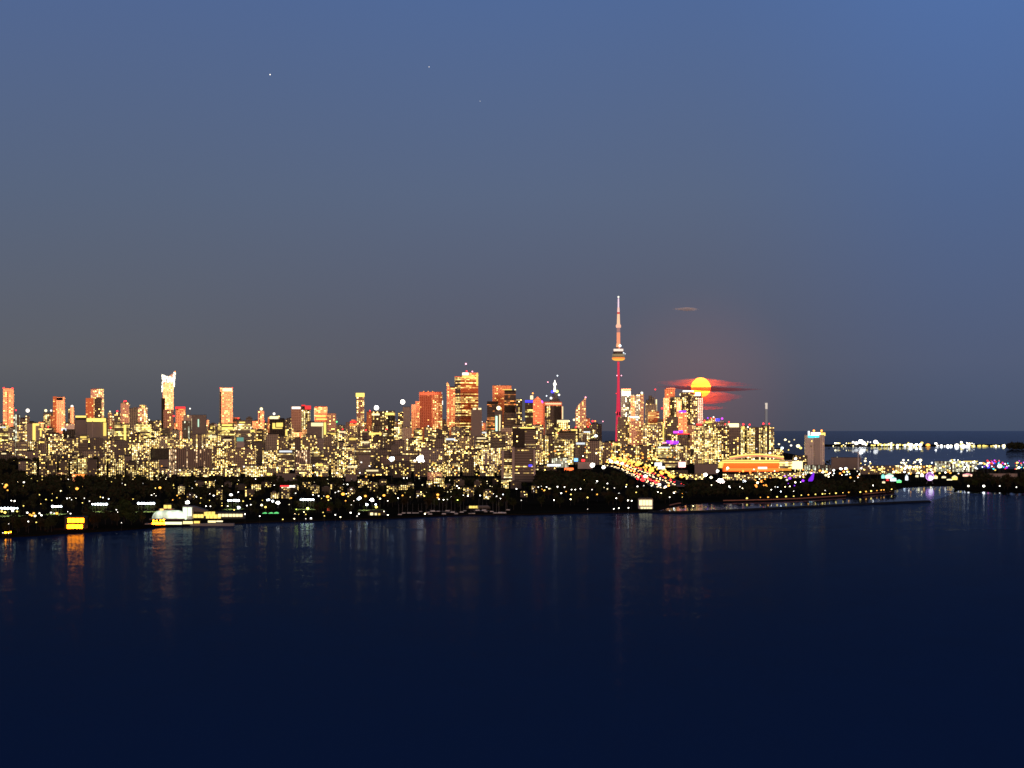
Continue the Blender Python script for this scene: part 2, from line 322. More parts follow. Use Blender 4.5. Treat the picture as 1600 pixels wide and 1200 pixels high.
# ------------------------------------------------------------------ buildings
Z0 = 1.6
def emc(c, d=1.7, sample=False):
    if not isinstance(c, str): return emi(c, 1.0 if not sample else 1.5, sample)
    if '*' in c: c, s = c.split('*'); return emi(c, float(s), sample)
    return emi(c, d, sample)
def bld(name, label, cat, x0, x1, yt, D, style, rot=0.0, dep=None, top=None, bands=(), lamps=(), wings=(), caps=(), masts=(), group=None, taper=None, pent=False, sgn=None):
    k = D / 8000.0; px = mpp(D); w = (x1 - x0) * px
    dep = dep or max(16, min(w * .9, 38))
    r = math.radians(rot)
    if rot: a = w / (abs(math.cos(r)) + .8 * abs(math.sin(r))); d = .8 * a
    else: a, d = w, dep
    half = (a * abs(math.sin(r)) + d * abs(math.cos(r))) / 2
    cx = (x0 + x1) / 2
    yaw = 0 if rot else -math.atan((cx - 800) / F) * .6
    root = thing(name, label, cat, ((cx - 800) * px, D + half, Z0), group, r + yaw)
    Zt = lambda y: H + (HY - y) * px - Z0
    lx = lambda x: (x - cx) * px
    stm = [ST[style], M_ROOF]
    m = MB()
    if top:
        prof = [(lx(x0), 0), (lx(x1), 0)] + [(lx(x), Zt(y)) for x, y in top]
        m.extrude(prof, -d / 2, d / 2, 0, k)
    else:
        q = [(-a / 2, -d / 2), (a / 2, -d / 2), (a / 2, d / 2), (-a / 2, d / 2)]
        m.prism(q, 0, Zt(yt), 0, 1, k, [(x * taper, y * taper) for x, y in q] if taper else None)
        hp = min(.9, a * .05); z = Zt(yt)            # parapet kerb round the roof
        for bx in ((-a / 2, a / 2, -d / 2, -d / 2 + hp), (-a / 2, a / 2, d / 2 - hp, d / 2)):
            if not taper: m.box(*bx, z + .003, z + 1.1 * k, 1)
    m.obj('wall', stm, root)
    R = Matrix.Rotation(-(r + yaw), 4, 'Z')
    def part(nm, mb_, mats):
        o = mb_.obj(nm, mats, root); o.matrix_local = R; return o
    f = -half
    if pent and not top:
        hh = random.uniform(3, 6) * k
        q = MB(); q.box(-a * random.uniform(.15, .3), a * random.uniform(.15, .3), -d * .25, d * .25, 0, hh, 0)
        q.obj('penthouse', M_ROOFP if random.random() < .4 else M_ROOF, root, (0, 0, Zt(yt) + .02))
    for (c0, c1, y0, y1, stl, *dy) in caps:
        dy = dy[0] if dy else 4
        q = MB(); q.box(lx(c0), lx(c1), f + dy, max(f + dy + 6, -f - 2), Zt(y1) + .02, Zt(y0), 0, 1, k, Zt(y1))
        part('penthouse', q, [ST[stl], M_ROOF])
    for (c0, c1, y0, stl, *dy) in wings:
        dy = dy[0] if dy else -5
        q = MB(); q.box(lx(c0), lx(c1), f + dy, f + dy + max(10, (c1 - c0) * px * .7), 0, Zt(y0), 0, 1, k)
        part('wing', q, [ST[stl], M_ROOF])
    for (c0, c1, y0, y1, col) in bands:
        q = MB(); q.box(lx(c0), lx(c1), f - .9, f - .12 if (c1 - c0) * 2 < (x1 - x0) or y0 > yt else f + min(8, d * .5), Zt(y1), Zt(y0))
        part('light_band', q, emc(col))
    for (bx, by, br, col) in lamps:
        q = MB(); R_ = br * px; zz = Zt(by)
        q.ball(lx(bx), f + R_ * 1.2, zz, R_, 0); q.cyl(lx(bx), f + R_ * 1.2, zz - R_ * 2.4, zz - R_ * .8, .35, .35, 6, 1)
        part('beacon', q, [emc(col, 6), M_POLE])
    for (mx, y0, y1) in masts:
        q = MB(); q.cyl(lx(mx), 0, Zt(y1), Zt(y0), .55 * k, .25 * k, 6)
        part('mast', q, M_STEEL)
    for (c0, c1, y0, y1, mats) in (sgn or ()):
        q = MB(); q.box(lx(c0), lx(c1), f - 1.2, f - .15, Zt(y1), Zt(y0)); part('sign', q, mats)
    return root
TW, AB = 'office tower', 'apartment block'
def tower(*a, **k): return bld('tower', a[0], 'tower', *a[1:], **k)
def block(*a, **k): return bld('apartment_block', a[0], 'apartment block', *a[1:], **k)
Rb = 'red*4'
# --- far skyline from the western end to the slim yellow-capped tower
tower('slim orange striped tower with two red beacons on top', 4, 20, 607, 7700, 'orangel', bands=[(11.5, 13, 611, 668, 'orange*.2')], lamps=[(5.5, 606.5, 1.6, Rb), (19, 607, 1.6, Rb)], caps=[(6, 12, 606, 610, 'red')])
block('pale greenish lit block with one red roof beacon beside the striped tower', 20, 30, 648, 7600, 'pale', lamps=[(24.5, 641, 1.2, Rb)], masts=[(24.5, 641, 648)])
tower('narrow tower topped by a bright round white lamp', 39, 45, 650, 7600, 'stripy', lamps=[(42.5, 641.5, 3, 'white*2.2')])
block('grey blank-walled slab with an L-shaped yellow light strip', 41, 61, 662, 7000, 'blank', bands=[(51, 55.5, 665, 694, 'yellow*1.3'), (51, 61, 661.5, 665, 'yellow*1.3')], wings=[(44, 50, 668, 'blankd', 8)])
block('small block with a yellow T-shaped lit top', 60, 70, 669, 6900, 'aptg', bands=[(60, 67, 669, 672, 'yellow*1.4'), (62.5, 65, 672.5, 682, 'yellow*1.3')])
tower('block carrying two pale round roof lamps', 67, 82, 645, 7800, 'dense', lamps=[(71, 641.5, 2.2, 'pale*2'), (79.5, 641.5, 1.6, 'white*1.6')], wings=[(79, 83, 650, 'orangel')])
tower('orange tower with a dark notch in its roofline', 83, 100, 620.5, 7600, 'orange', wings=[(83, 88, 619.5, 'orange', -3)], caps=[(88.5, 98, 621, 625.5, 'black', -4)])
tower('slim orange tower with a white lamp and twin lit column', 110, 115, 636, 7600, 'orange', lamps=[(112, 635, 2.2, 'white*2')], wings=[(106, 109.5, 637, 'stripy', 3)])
block('dark blank slab under a broken yellow roof light', 117, 134, 656, 7000, 'blankd', bands=[(118, 134, 649.5, 652.5, 'yellow*1.4')], caps=[(118, 134, 649.6, 656, 'dark', 2)])
block('wide dark blank slab with yellow roof band and yellow edge column', 135, 166, 660, 6950, 'blankd', bands=[(135.5, 165, 653.5, 659, 'yellow*1.5'), (161.5, 166, 660, 681, 'yellow*1.1')], caps=[(135.5, 165, 653.6, 660, 'dark', 2)], wings=[(144, 145.5, 658, 'blank', -2)])
tower('stepped orange and dark tower with a round lamp on top', 141, 160, 608, 7700, 'pink', wings=[(135, 147, 622, 'orange', -12), (148, 159, 621, 'sparse', -6)], lamps=[(157, 611, 3.4, 'pale*2.2')], caps=[(143, 156, 607, 612, 'red')])
block('black flat-roofed block below a bluish white roof light', 97, 115, 671, 6800, 'black', bands=[(96, 103.5, 669.5, 673, 'cool*1.5'), (105.5, 107, 680, 686, 'pale*1.4')])
block('small pink block with a red beacon near the black slabs', 168, 175, 645, 7900, 'pink', lamps=[(171.5, 643, 1.2, 'pale*2')])
tower('grey block with red roof lamps left of the pinkish crowned block', 178, 188, 645, 7900, 'aptg', lamps=[(183, 642.5, 1.3, Rb), (182, 647, 1.3, Rb)])
tower('pinkish block crowned with small red beacons', 188, 201, 630, 7900, 'pink', lamps=[(194, 627, 1, Rb), (196.5, 626.5, 1, Rb)], caps=[(191, 198, 628, 631, 'pink')])
block('mid-rise with a bright yellow vertical light strip', 178, 200, 662, 6900, 'officebright', bands=[(193.5, 197, 664, 689, 'yellow*1.5')])
block('twin grey blocks with pale lit tops', 202, 214, 638, 7900, 'stripy', wings=[(208, 214, 636, 'aptg', 3)])
tower('tan round-topped tower beside the white-crowned tower', 215, 229, 637, 7900, 'pink', caps=[(217.5, 227, 633, 637, 'pink', 3)], lamps=[(221, 658, 1.3, Rb)])
block('yellow-lit office block in front of the tan tower', 212, 234, 663, 6800, 'officebright')
# white-crowned tower: concave lit crown
t = tower('tall tower with a glowing white concave crown', 254, 270, 598, 7700, 'orangel', wings=[(252.5, 258, 622, 'dark', -4), (256, 271, 640, 'pink', -8)], lamps=[(273.5, 580.5, .8, 'orange*3')])
q = MB(); D = 7700; px = mpp(D); zt = lambda y: H + (HY - y) * px - Z0; lx = lambda x: (x - 262) * px
q.extrude([(lx(252), zt(614)), (lx(256), zt(604)), (lx(263), zt(599)), (lx(268), zt(606)), (lx(272), zt(604)), (lx(272.5), zt(594)), (lx(274), zt(582)), (lx(270), zt(581)), (lx(269.5), zt(588.5)), (lx(262), zt(588.5)), (lx(252), zt(584.5))], -14, -9, 0, .5)
q.obj('crown', [ST['crown'], emi('white', 1.2, False)], t)
q = MB(); q.extrude([(lx(260), zt(592)), (lx(270), zt(592)), (lx(269.5), zt(583)), (lx(264), zt(586.5))], -6, 2); q.obj('crown_backing', ST['pink'], t)
block('short block with a glowing red roof beside the white-crowned tower', 274, 289, 641, 7600, 'orangel', bands=[(274, 289, 635.5, 639, 'red*1.6')], caps=[(275, 288, 636, 641, 'darkred', 1)], lamps=[(271, 650, 1.4, 'red*3')])
block('grey flat-roofed block with a thin roof mast', 286, 300, 649, 7300, 'glass', masts=[(296.7, 638, 649)], lamps=[(296.7, 638.5, 1.2, 'white*2')])
block('wide grey block with pale vertical lit strips', 299, 321, 648.5, 7200, 'blank', bands=[(309, 311, 655, 667, 'mint*.9'), (302, 305, 655, 660, 'pale*.9'), (299, 301, 654, 668, 'pale*.8')])
block('pale green striped low block', 284, 298, 658, 6900, 'pale')
block('small bright yellow block left of the yellow podium', 325.5, 335, 663, 6700, 'officebright')
tower('orange tower with a bright cream top band', 343.5, 362.5, 606, 7600, 'orangel', bands=[(344, 362.5, 606.5, 611.5, 'pale*1.7')], lamps=[(344, 606, .9, 'red*3'), (363, 606, .9, 'red*3')], wings=[(343, 346, 612, 'pale', -2)])
block('yellow office podium at the foot of the cream-topped tower', 340, 365, 662, 6700, 'officebright', bands=[(341, 363, 663, 665.5, 'yellow*1.5'), (340.5, 364, 667.5, 670.5, 'yellow*1.5')])
block('low block with a red dome-shaped roof glow', 363, 376, 655, 7700, 'darkred', caps=[(365, 374, 652, 655, 'red', 2)], lamps=[(372, 654, 1.3, Rb)])
block('grey office with long yellow roof band right of the podium', 369, 390, 657, 7100, 'office', bands=[(371, 383, 659, 661, 'yellow*1.3'), (369, 376, 665, 668, 'pale*1.2')])
block('small teal-lit box building among the low blocks', 369.5, 381, 683, 6200, 'blank', bands=[(370, 380.5, 683.5, 689.5, 'teal*.35')])
tower('thin stepped tower with a cream lamp at its tip', 403, 412, 642, 7800, 'orangel', lamps=[(408, 639, 2.4, 'pale*2')], wings=[(404, 407, 645, 'pink', -3)])
block('block with white roof band and orange side', 419, 436, 650, 7500, 'aptg', bands=[(421, 435, 650.5, 654.5, 'pale*1.5')], wings=[(418.5, 421, 652, 'orange', -2)], lamps=[(428, 646.5, 2, 'white*1.8')])
block('black-framed block with a yellow lit upper window area', 421, 444.5, 655.5, 6800, 'black', bands=[(424, 430, 661, 669, 'yellow*1.2'), (431.5, 442, 660.5, 667, 'yellow*1.2'), (423, 441, 668.3, 670, 'yellow*1.1')])
block('tan block with a yellow patch next to the black-framed block', 445, 455, 662, 7000, 'dense', bands=[(446, 449, 671, 681, 'yellow*1.2')])
tower('rosy tower with a white top band', 454.5, 470.5, 635, 7700, 'pink', bands=[(456, 469.5, 635.5, 639, 'white*1.6')])
tower('grey striped tower under a red rooftop sign', 471, 484, 640, 7750, 'stripy', bands=[(476.5, 485.5, 634, 639.5, 'red*1.4'), (471, 477, 632.5, 634.5, 'red*1.0')], caps=[(472, 485, 634.5, 640, 'dark', 1)])
tower('tower with a red-orange upper half and yellow bands', 491, 510.5, 635.5, 7700, 'orangeo', bands=[(491, 493, 637, 657, 'pale*1.2'), (493.5, 509, 649, 651.5, 'yellow*1.3'), (494, 511, 654, 656, 'yellow*1.3')], caps=[(495, 509, 635, 636.5, 'red', 0)])
tower('tan dotted tower right of the red-orange one', 511, 524.5, 646, 7600, 'pink', lamps=[(526, 659, 1.3, 'green*2')])
block('blank grey slab with a cream top band and yellow corner column', 479, 510.5, 660, 6800, 'blank', bands=[(481, 505, 660.5, 666, 'pale*1.2'), (506, 509.5, 660, 684, 'yellow*1.3'), (503.5, 504.5, 667, 685, 'pale*.9')], caps=[(482, 509, 658.5, 660, 'black', 1)])
tower('slim tan tower with a bright yellow cap', 557, 568.5, 619.5, 7700, 'pink', bands=[(556, 569.3, 614, 620, 'yellow*1.6')], caps=[(557, 568.5, 614, 619.5, 'orange', 1)])
block('low block with a red pitched roof glow', 540, 558, 660, 7400, 'apt', bands=[(547, 557, 658, 661, 'red*1.3'), (546, 556, 663, 665, 'orange*1.2')], caps=[(549, 555, 655.5, 660, 'red', 2)])
block('grey block with a dazzling white roof floodlight', 573, 601, 643, 7700, 'stripy', wings=[(573, 581, 643.5, 'orange', -2)], bands=[(581, 593, 646, 649, 'pale*1.5')], lamps=[(588, 637, 3.6, 'white*6'), (578, 642, 1.2, Rb)])
block('low block with a broad yellow sign strip', 574, 598, 674, 6900, 'apt', bands=[(576.5, 596, 676, 680, 'yellow*1.4')])
# --- financial district
tower('grey tower with a yellow band under its roof', 600, 617, 642, 7900, 'apt', bands=[(600, 616, 645, 648.5, 'yellow*1.6')], wings=[(606, 617, 649.5, 'dark', -3)])
tower('plain grey slab below a dazzling white mast light', 629, 641, 636, 7800, 'blank', wings=[(622, 629.5, 644, 'apt', -2)], bands=[(623, 625, 645, 658, 'yellow*1.2')], lamps=[(629, 628, 3.6, 'white*6')], masts=[(629, 628, 640)])
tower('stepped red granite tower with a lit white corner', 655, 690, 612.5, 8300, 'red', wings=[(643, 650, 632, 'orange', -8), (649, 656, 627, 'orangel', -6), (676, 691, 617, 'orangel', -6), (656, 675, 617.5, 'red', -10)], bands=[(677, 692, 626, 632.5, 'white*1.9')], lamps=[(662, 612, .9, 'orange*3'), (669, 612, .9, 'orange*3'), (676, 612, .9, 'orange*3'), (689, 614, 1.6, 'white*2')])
tower('narrow orange tower with a slanted spire tip', 701, 711, 606, 8000, 'orange', top=[(711, 606), (703, 606), (702.5, 603), (699, 596.5), (697.8, 600), (698, 606), (698, 672), (701, 672)], caps=[(703.5, 711, 604, 606, 'black', 2)])
tower('broad orange tower with white roof sign and yellow office rows', 710, 747, 588, 8300, 'orangeo', rot=24, wings=[], masts=[(728, 568, 588), (732.5, 572, 588), (738, 577, 588)],
      caps=[(722, 747, 582.5, 588, 'orangeo', 3), (710.5, 722, 588, 589, 'red', 3)], bands=[(722.5, 732, 582.3, 586, 'white*2.2'), (722, 742, 587, 590.5, 'yellow*1.1'), (744, 747, 583, 603, 'yellow*1.0')], lamps=[(728, 568.5, 1.3, 'pink*4'), (729, 580, 1.1, Rb), (738, 580.5, 1.1, 'pink*3')])
tower('plain pale grey block before the broad orange tower', 736, 753, 640, 7300, 'blank', bands=[(739, 744, 637.5, 640, 'pale*1.5'), (747, 752, 637.5, 640, 'pale*1.4')])
tower('dark-topped red tower left of the twin orange slabs', 761, 778, 632, 8100, 'darkred', caps=[(761, 778.5, 627, 631.5, 'black', -1)])
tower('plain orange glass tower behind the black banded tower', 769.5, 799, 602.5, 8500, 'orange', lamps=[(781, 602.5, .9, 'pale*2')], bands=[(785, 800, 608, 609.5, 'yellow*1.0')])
tower('black banded tower with red window rows', 788, 806, 610, 8150, 'darkred', caps=[(788, 805.5, 609.5, 612.5, 'black', -1)], bands=[(788, 805.5, 640, 643.5, 'yellow*1.4'), (787.5, 805.5, 660, 662.5, 'yellow*1.4'), (787.5, 805.5, 664, 666, 'yellow*1.4')], wings=[(788, 805.5, 634, 'black', -3), (787, 806, 645, 'office', -6)], lamps=[(805, 609, 1.2, 'pale*2')])
tower('small tower with two white vertical light tubes', 773, 785, 642, 7500, 'blankd', bands=[(774.3, 777.3, 650, 678, 'mint*1.5'), (780, 782, 648, 675, 'pale*1.2')], lamps=[(779, 637.5, 3.2, 'pale*3')])
tower('narrow tan dotted tower beside the black banded tower', 806.5, 816, 623.5, 8000, 'dense')
tower('yellow tower with a deep blue roof sign', 820.5, 833, 629.5, 7900, 'officebright', bands=[(820.5, 832.5, 625.3, 629, 'blue*1.5')])
tower('red peaked tower with a magenta lamp', 833, 848, 628, 8050, 'red', top=[(848, 632), (845, 624), (840, 619.5), (836, 623), (833, 626)], bands=[(828.5, 833, 618, 624, 'pale*1.6')], lamps=[(832.5, 614.5, 1.2, 'orange*4'), (846.5, 628, 2.2, 'magenta*2.5'), (845, 631.5, 1.6, 'pink*3')])
t = tower('broad red tower crowned by a dark cone and brilliant white spire', 847, 878, 628, 8200, 'red', bands=[(852, 877, 629.5, 632, 'pale*.9'), (878, 880, 635, 655, 'pale*1.0')], wings=[(851, 875, 634, 'stripy', -5), (866, 877, 634.5, 'dark', -8)], lamps=[(856, 597, .9, 'pink*3.5'), (871, 587, 1.0, 'cool*3'), (854, 618.5, .9, 'cool*3'), (863, 612, 2.1, 'blue*3'), (870.5, 611.5, 2.1, 'lime*3'), (873.5, 617, 1.5, 'white*3'), (861, 622, 2.0, 'white*1.6')], masts=[(871, 587, 628)])
q = MB(); D = 8200; px = mpp(D); zt = lambda y: H + (HY - y) * px - Z0
q.cyl((867 - 862.5) * px, 0, zt(628), zt(624), 8 * px, 7.5 * px, 10); q.cyl((867 - 862.5) * px, 0, zt(624), zt(612), 6 * px, 2.2 * px, 10); q.obj('cone_roof', ST['blankd'], t)
q = MB(); q.cyl((867 - 862.5) * px, 0, zt(612), zt(594), 1.7 * px, .5 * px, 8); q.ball((867 - 862.5) * px, 0, zt(600), 2.5 * px, 0); q.obj('spire', emi('white', 4, True), t)
block('pale stone block with a cream band near the spire tower', 870, 890, 657, 7500, 'dense', bands=[(870.5, 889, 656.3, 659.8, 'pale*1.1'), (871, 888, 672, 673.5, 'yellow*1.1')])
tower('sail-shaped tan tower with a curved slanted top', 899, 916, 640, 7800, 'pink', top=[(915.5, 621), (911, 625), (906, 630.5), (902, 635), (899.5, 641)], lamps=[(915, 621, 1.3, 'pink*3'), (897, 656, 1.7, 'pale*2.5')])
block('flat dark-roofed block with thin pale window lines', 872, 899, 675, 6700, 'office', caps=[(875, 900, 673, 675.5, 'black', -3)], lamps=[(872, 677.5, 1.4, 'red*3')])
block('grey stone hotel block with column lights', 905, 922, 676, 6900, 'stripy', bands=[(912, 922, 674, 676, 'cool*1.2')])
block('slender pale concrete column tower', 851.5, 853.5, 656, 6600, 'blank')
block('low block with a red and yellow roof light before the gap', 914, 930, 672, 7700, 'dense', bands=[(915, 924, 669, 672, 'amber*1.6')])
block('slim block with twin red beacons left of the needle tower', 925, 933, 662, 8300, 'aptg', lamps=[(926, 658, 1.4, Rb), (930, 658, 1.2, 'orange*3'), (922, 662.5, .9, Rb)])
block('thin dark block under a lone pink beacon', 934, 940.5, 663, 8400, 'sparse', lamps=[(942, 658.5, .9, 'pink*3')])
block('low terminal with a red neon strip on its roof', 922, 962, 692, 7000, 'dense', bands=[(946, 960, 692.5, 696, 'red*2.2'), (925, 945.5, 697.5, 703, 'white*1.7')])
# --- tower cluster right of the needle tower
tower('teal glass tower with a white-lit box top', 971, 986, 611, 7600, 'teal', bands=[(971.3, 985.5, 611, 618.5, 'white*1.7')], caps=[(971, 985.5, 607.5, 611, 'orange', 1)])
tower('stepped glass tower leaning on the white box tower', 985.5, 1000, 617, 7500, 'teal', bands=[(982, 997, 650, 653.5, 'cool*1.2')], wings=[(985.5, 992, 619, 'orangel', -2)])
tower('rosy tower with a small white roof lamp', 996, 1006, 616, 7700, 'pink', lamps=[(1003, 614, 2, 'white*1.8')])
tower('dark grey tower with stepped crown right of the teal towers', 1010, 1023, 625, 7700, 'blankd', caps=[(1014, 1019, 618, 625, 'blank', 3), (1018, 1023, 621, 625, 'stripy', 3)], masts=[(1024, 608, 625)], lamps=[(1024, 608.5, 1, Rb)], bands=[(1024.5, 1026.5, 624, 643, 'pale*1.3')], wings=[(1009, 1026, 631, 'apt', -4)])
block('orange-faced block in the middle of the right cluster', 1013, 1030, 643, 7300, 'orangeo')
tower('tall orange-topped tower just left of the moon', 1039, 1055, 608, 7700, 'orange', caps=[(1041, 1055, 606.2, 608, 'red', 1)], wings=[(1036.5, 1046, 622, 'orangel', -4), (1047, 1060, 620, 'dense', -6)], lamps=[(1034.5, 638, 1.4, Rb)])
tower('dotted tower with an orange streak below the moon', 1054, 1068, 621, 7600, 'dense', wings=[(1057, 1064, 626, 'orangel', -4)])
tower('tower with a swooping white-lit roof in front of the moon', 1064, 1085, 614, 7600, 'apt', caps=[(1063.5, 1077, 612.5, 614.3, 'black', -2)], bands=[(1067, 1084, 610, 612.4, 'white*1.8')], lamps=[(1063.5, 616.5, 1.8, 'pale*1.8')])
tower('glass tower with a brilliant white top crossing the moon', 1081, 1097, 615, 7500, 'glass', bands=[(1086.5, 1094.5, 613, 618.5, 'white*2.4')], wings=[(1090, 1098, 622, 'glass', -3)])
block('mid-rise with a violet roof strip', 1058, 1074, 643, 7200, 'orangel', bands=[(1061, 1072, 641.5, 644.3, 'violet*1.6')])
block('wide block with red roof lights under the moonlit cloud', 1098, 1114, 661, 7000, 'dense', lamps=[(1101, 657, 1.1, Rb), (1106, 653, 1.0, 'violet*3'), (1104, 660.5, 1.2, Rb), (1111, 653.5, 1, Rb), (1116, 653.5, 1, Rb)], bands=[(1102, 1112, 658.5, 661, 'yellow*1.4')])
block('block with a blue roof sign and a violet lamp', 1113, 1133, 660, 6900, 'apt', bands=[(1118, 1124.5, 654, 658, 'blue*1.8')], lamps=[(1128.5, 654, 1.8, 'magenta*1.6'), (1120, 660, 1.2, Rb), (1127, 661, 1.2, Rb), (1133, 663, 1.2, Rb)], caps=[(1115, 1131, 658, 660, 'dark', 1)])
block('tan block with a long cream roof band', 1137, 1157.5, 661.5, 7000, 'sparse', bands=[(1137.5, 1157, 661.5, 667.5, 'pale*1.7')], lamps=[(1139, 659.5, 1.1, Rb), (1161.5, 663, 1.6, Rb), (1171.5, 663.5, 1.3, Rb)])
block('column-lit condo block with yellow top', 1158, 1168, 666, 7100, 'stripy', bands=[(1159, 1163.5, 666.5, 670, 'yellow*1.3')])
block('yellow dotted condo between the cream-band block and tall pole', 1168, 1181, 669, 7000, 'dense')
block('slim bright condo left of the tall white pole', 1180, 1191, 668, 6900, 'stripy')
block('last tall condo at the end of the downtown cluster with red beacon', 1190, 1203, 665, 7000, 'stripy', lamps=[(1193, 662, 1.5, Rb)])
block('end condo with a column of yellow balcony lights', 1202, 1209.5, 668, 7100, 'dense', lamps=[(1206.5, 670, 2, 'pale*1.8'), (1202, 662, 1, Rb)])
block('dark condo slab with red roof line behind the stadium', 1085, 1101, 665, 6300, 'dense', bands=[(1088, 1097, 662, 664.5, 'red*1.8')], caps=[(1086, 1100, 662.5, 665, 'black', 1)])
block('broad dark condo behind the stadium roof', 1102, 1119, 668, 6250, 'dense'); block('brown condo in the centre behind the stadium', 1119, 1140, 666, 6200, 'apt', caps=[(1120, 1139, 664, 666, 'black', 1)])
block('slab under a red lit roof rim left of the dark condos', 1061, 1078, 680, 6400, 'apt', bands=[(1059, 1077.5, 677.5, 679.5, 'red*2')], caps=[(1060, 1078, 678.5, 684, 'black', -2)])
block('block with a violet and pink rooftop glow', 1050, 1068, 677, 6800, 'dense', bands=[(1052, 1059, 673.5, 677, 'magenta*1.4'), (1060, 1067, 672.5, 676.5, 'violet*1.8')])
block('low hall with a magenta lit roof among the condos', 1033, 1062, 693, 6700, 'dense', bands=[(1041, 1046, 688.5, 692.5, 'violet*1.8'), (1052, 1060, 689, 694, 'violet*2'), (1046.5, 1051.5, 688.5, 694, 'magenta*1.7'), (1034.5, 1040, 690.5, 693, 'pink*1.7')])
block('tan condo with a yellow edge stripe left of the violet roofs', 1027, 1038, 660, 6900, 'apt', bands=[(1035.5, 1037.5, 661, 690, 'yellow*1.2')], caps=[(1028, 1037, 655, 660, 'blankd', 2)])
block('dotted condo at the foot of the teal towers', 966, 985, 652, 6900, 'dense'); block('rosy lit condo beside the foot of the needle tower', 984, 1006, 658, 6850, 'pink', bands=[(985, 999, 650.5, 653, 'white*1.5')])
block('brown condo in front of the dark grey stepped tower', 1005, 1028, 664, 6750, 'apt'); block('dotted condo below the tall orange-topped tower', 1040, 1060, 652, 7000, 'dense')
# --- hotel slab near the stadium, tall pole
bld('hotel', 'ribbed grey hotel slab with a cyan roof sign and bright crown', 'hotel', 1259, 1289, 680, 6100, 'hotel', bands=[(1262.5, 1282.5, 680.6, 683.6, 'cyan*1.6'), (1267, 1282, 675.5, 680.5, 'white*1.8'), (1282.3, 1289.5, 676, 681, 'yellow*1.7'), (1262.3, 1265.2, 673.5, 680.5, 'cool*1.6'), (1266, 1268.8, 757 - 61, 698, 'pale*.01')], caps=[(1265, 1289, 674.5, 680, 'blankd', 1)], lamps=[(1272, 673, 1.7, 'orange*4'), (1284, 673, 1.7, 'orange*4')], wings=[(1272.5, 1281.5, 684, 'hotelcore', -3)])
block('lone tall white pole-like shaft at the end of downtown', 1195.8, 1199.2, 633, 8300, 'blank', bands=[(1195.8, 1199.2, 629.5, 639, 'white*.55'), (1195.8, 1199.2, 639, 668, (.13, .13, .14))])  # the shaft's lit look is put in as glowing strips over its front
# --- mid-distance slabs
block('twin grey slab with pale end piers near the dark tree belt', 783.5, 800, 703, 4300, 'office', wings=[(783.5, 787.5, 703.5, 'blank', -3)])
block('broad twin slab with pale end piers and dark windows', 800, 836.5, 700, 4250, 'office', wings=[(800, 804, 698.5, 'blank', -3), (833.5, 836.5, 703, 'blank', -3)], bands=[(826, 831.5, 726, 729, 'blue*1.8')])
block('dark glass tower behind the pale-piered slabs', 800.5, 838, 669, 5800, 'dark', wings=[(820, 837, 672, 'office', -3)], bands=[(813, 836, 667.5, 669.5, 'yellow*1.5')])
block('long brown slab with closely spaced vertical window lines', 263, 329, 702, 5000, 'strip')
block('black unlit slab beside the long brown slab', 232.5, 262.5, 701, 5100, 'black'); block('small tan cube house before the black slab', 248, 262, 718, 4700, 'blank')
block('yellow dotted block left of the black slab', 205, 232, 692, 5000, 'dense'); block('dark mid-rise right of the long brown slab', 332, 352, 697, 5000, 'apt'); block('wide dotted mid-rise above the central forest', 352, 398, 700, 5050, 'apt')
block('grey hospital block with a long cream stripe', 533, 592, 693, 5700, 'aptg', bands=[(541, 588, 703.5, 706, 'pale*.55'), (533.5, 535.5, 702, 720, 'yellow*1.0')])
block('plain brown windowless tower block in front of the hospital', 560, 578, 711, 4900, 'blankd'); block('brown block with a yellow sign left of the tree gap', 655, 692, 700, 5200, 'aptg', bands=[(675, 687, 723, 727, 'yellow*1.3')])
block('dotted mid-rise below the great white floodlight', 595, 640, 712, 5100, 'apt'); block('long dotted slab before the financial towers', 695, 750, 704, 5300, 'apt'); block('tan slab with pale corner piers', 752, 782, 700, 5200, 'aptg', wings=[(757, 762, 708, 'blank', -3)])
block('small cream house block in the trees', 540, 557, 741, 4300, 'blank'); block('brick block with lit stair in the trees', 668, 690, 738, 4100, 'pink'); block('long pale low-rise amid dark trees', 425, 466, 740, 4300, 'blankd', bands=[(417, 422, 739, 743, 'yellow*1.4')])
block('orange floodlit low building in the forest', 113, 134, 741, 4300, 'orange', bands=[(113, 133, 741, 744.5, 'orange*1.4')]); block('pale gabled house deep in the trees', 72, 98, 739, 4400, 'pink')

# ------------------------------------------------------------------ the many other blocks, row by row
MARKS = [(12, 'striped twin-beacon tower'), (92, 'notched orange tower'), (150, 'stepped round-lamp tower'), (262, 'white-crowned tower'), (353, 'cream-topped orange tower'), (432, 'black-framed block'), (500, 'red-orange banded tower'), (562, 'yellow-capped slim tower'), (672, 'stepped red granite tower'), (730, 'broad orange tower'), (796, 'black banded tower'), (866, 'white spire tower'), (907, 'sail-shaped tower'), (966, 'red needle tower'), (1047, 'orange-topped tower by moon'), (1120, 'stadium'), (1190, 'tall white pole')]
ORD = ['first', 'second', 'third', 'fourth', 'fifth', 'sixth', 'seventh', 'eighth', 'ninth', 'tenth', 'eleventh', 'twelfth', 'thirteenth', 'fourteenth', 'fifteenth', 'sixteenth', 'seventeenth', 'eighteenth', 'nineteenth', 'twentieth']
DESC = dict(apt='brown block', aptg='grey block', dense='busy yellow-lit block', sparse='dim block', dark='dark block', office='band-windowed office', strip='striped slab', stripy='column-lit block', orange='orange glass block', orangel='orange lit block', pink='rosy block', blank='blank grey block', blankd='blank dark block', teal='teal glass block', glass='grey glass block', house='small house', black='black block', officebright='bright yellow office', pale='pale striped block')
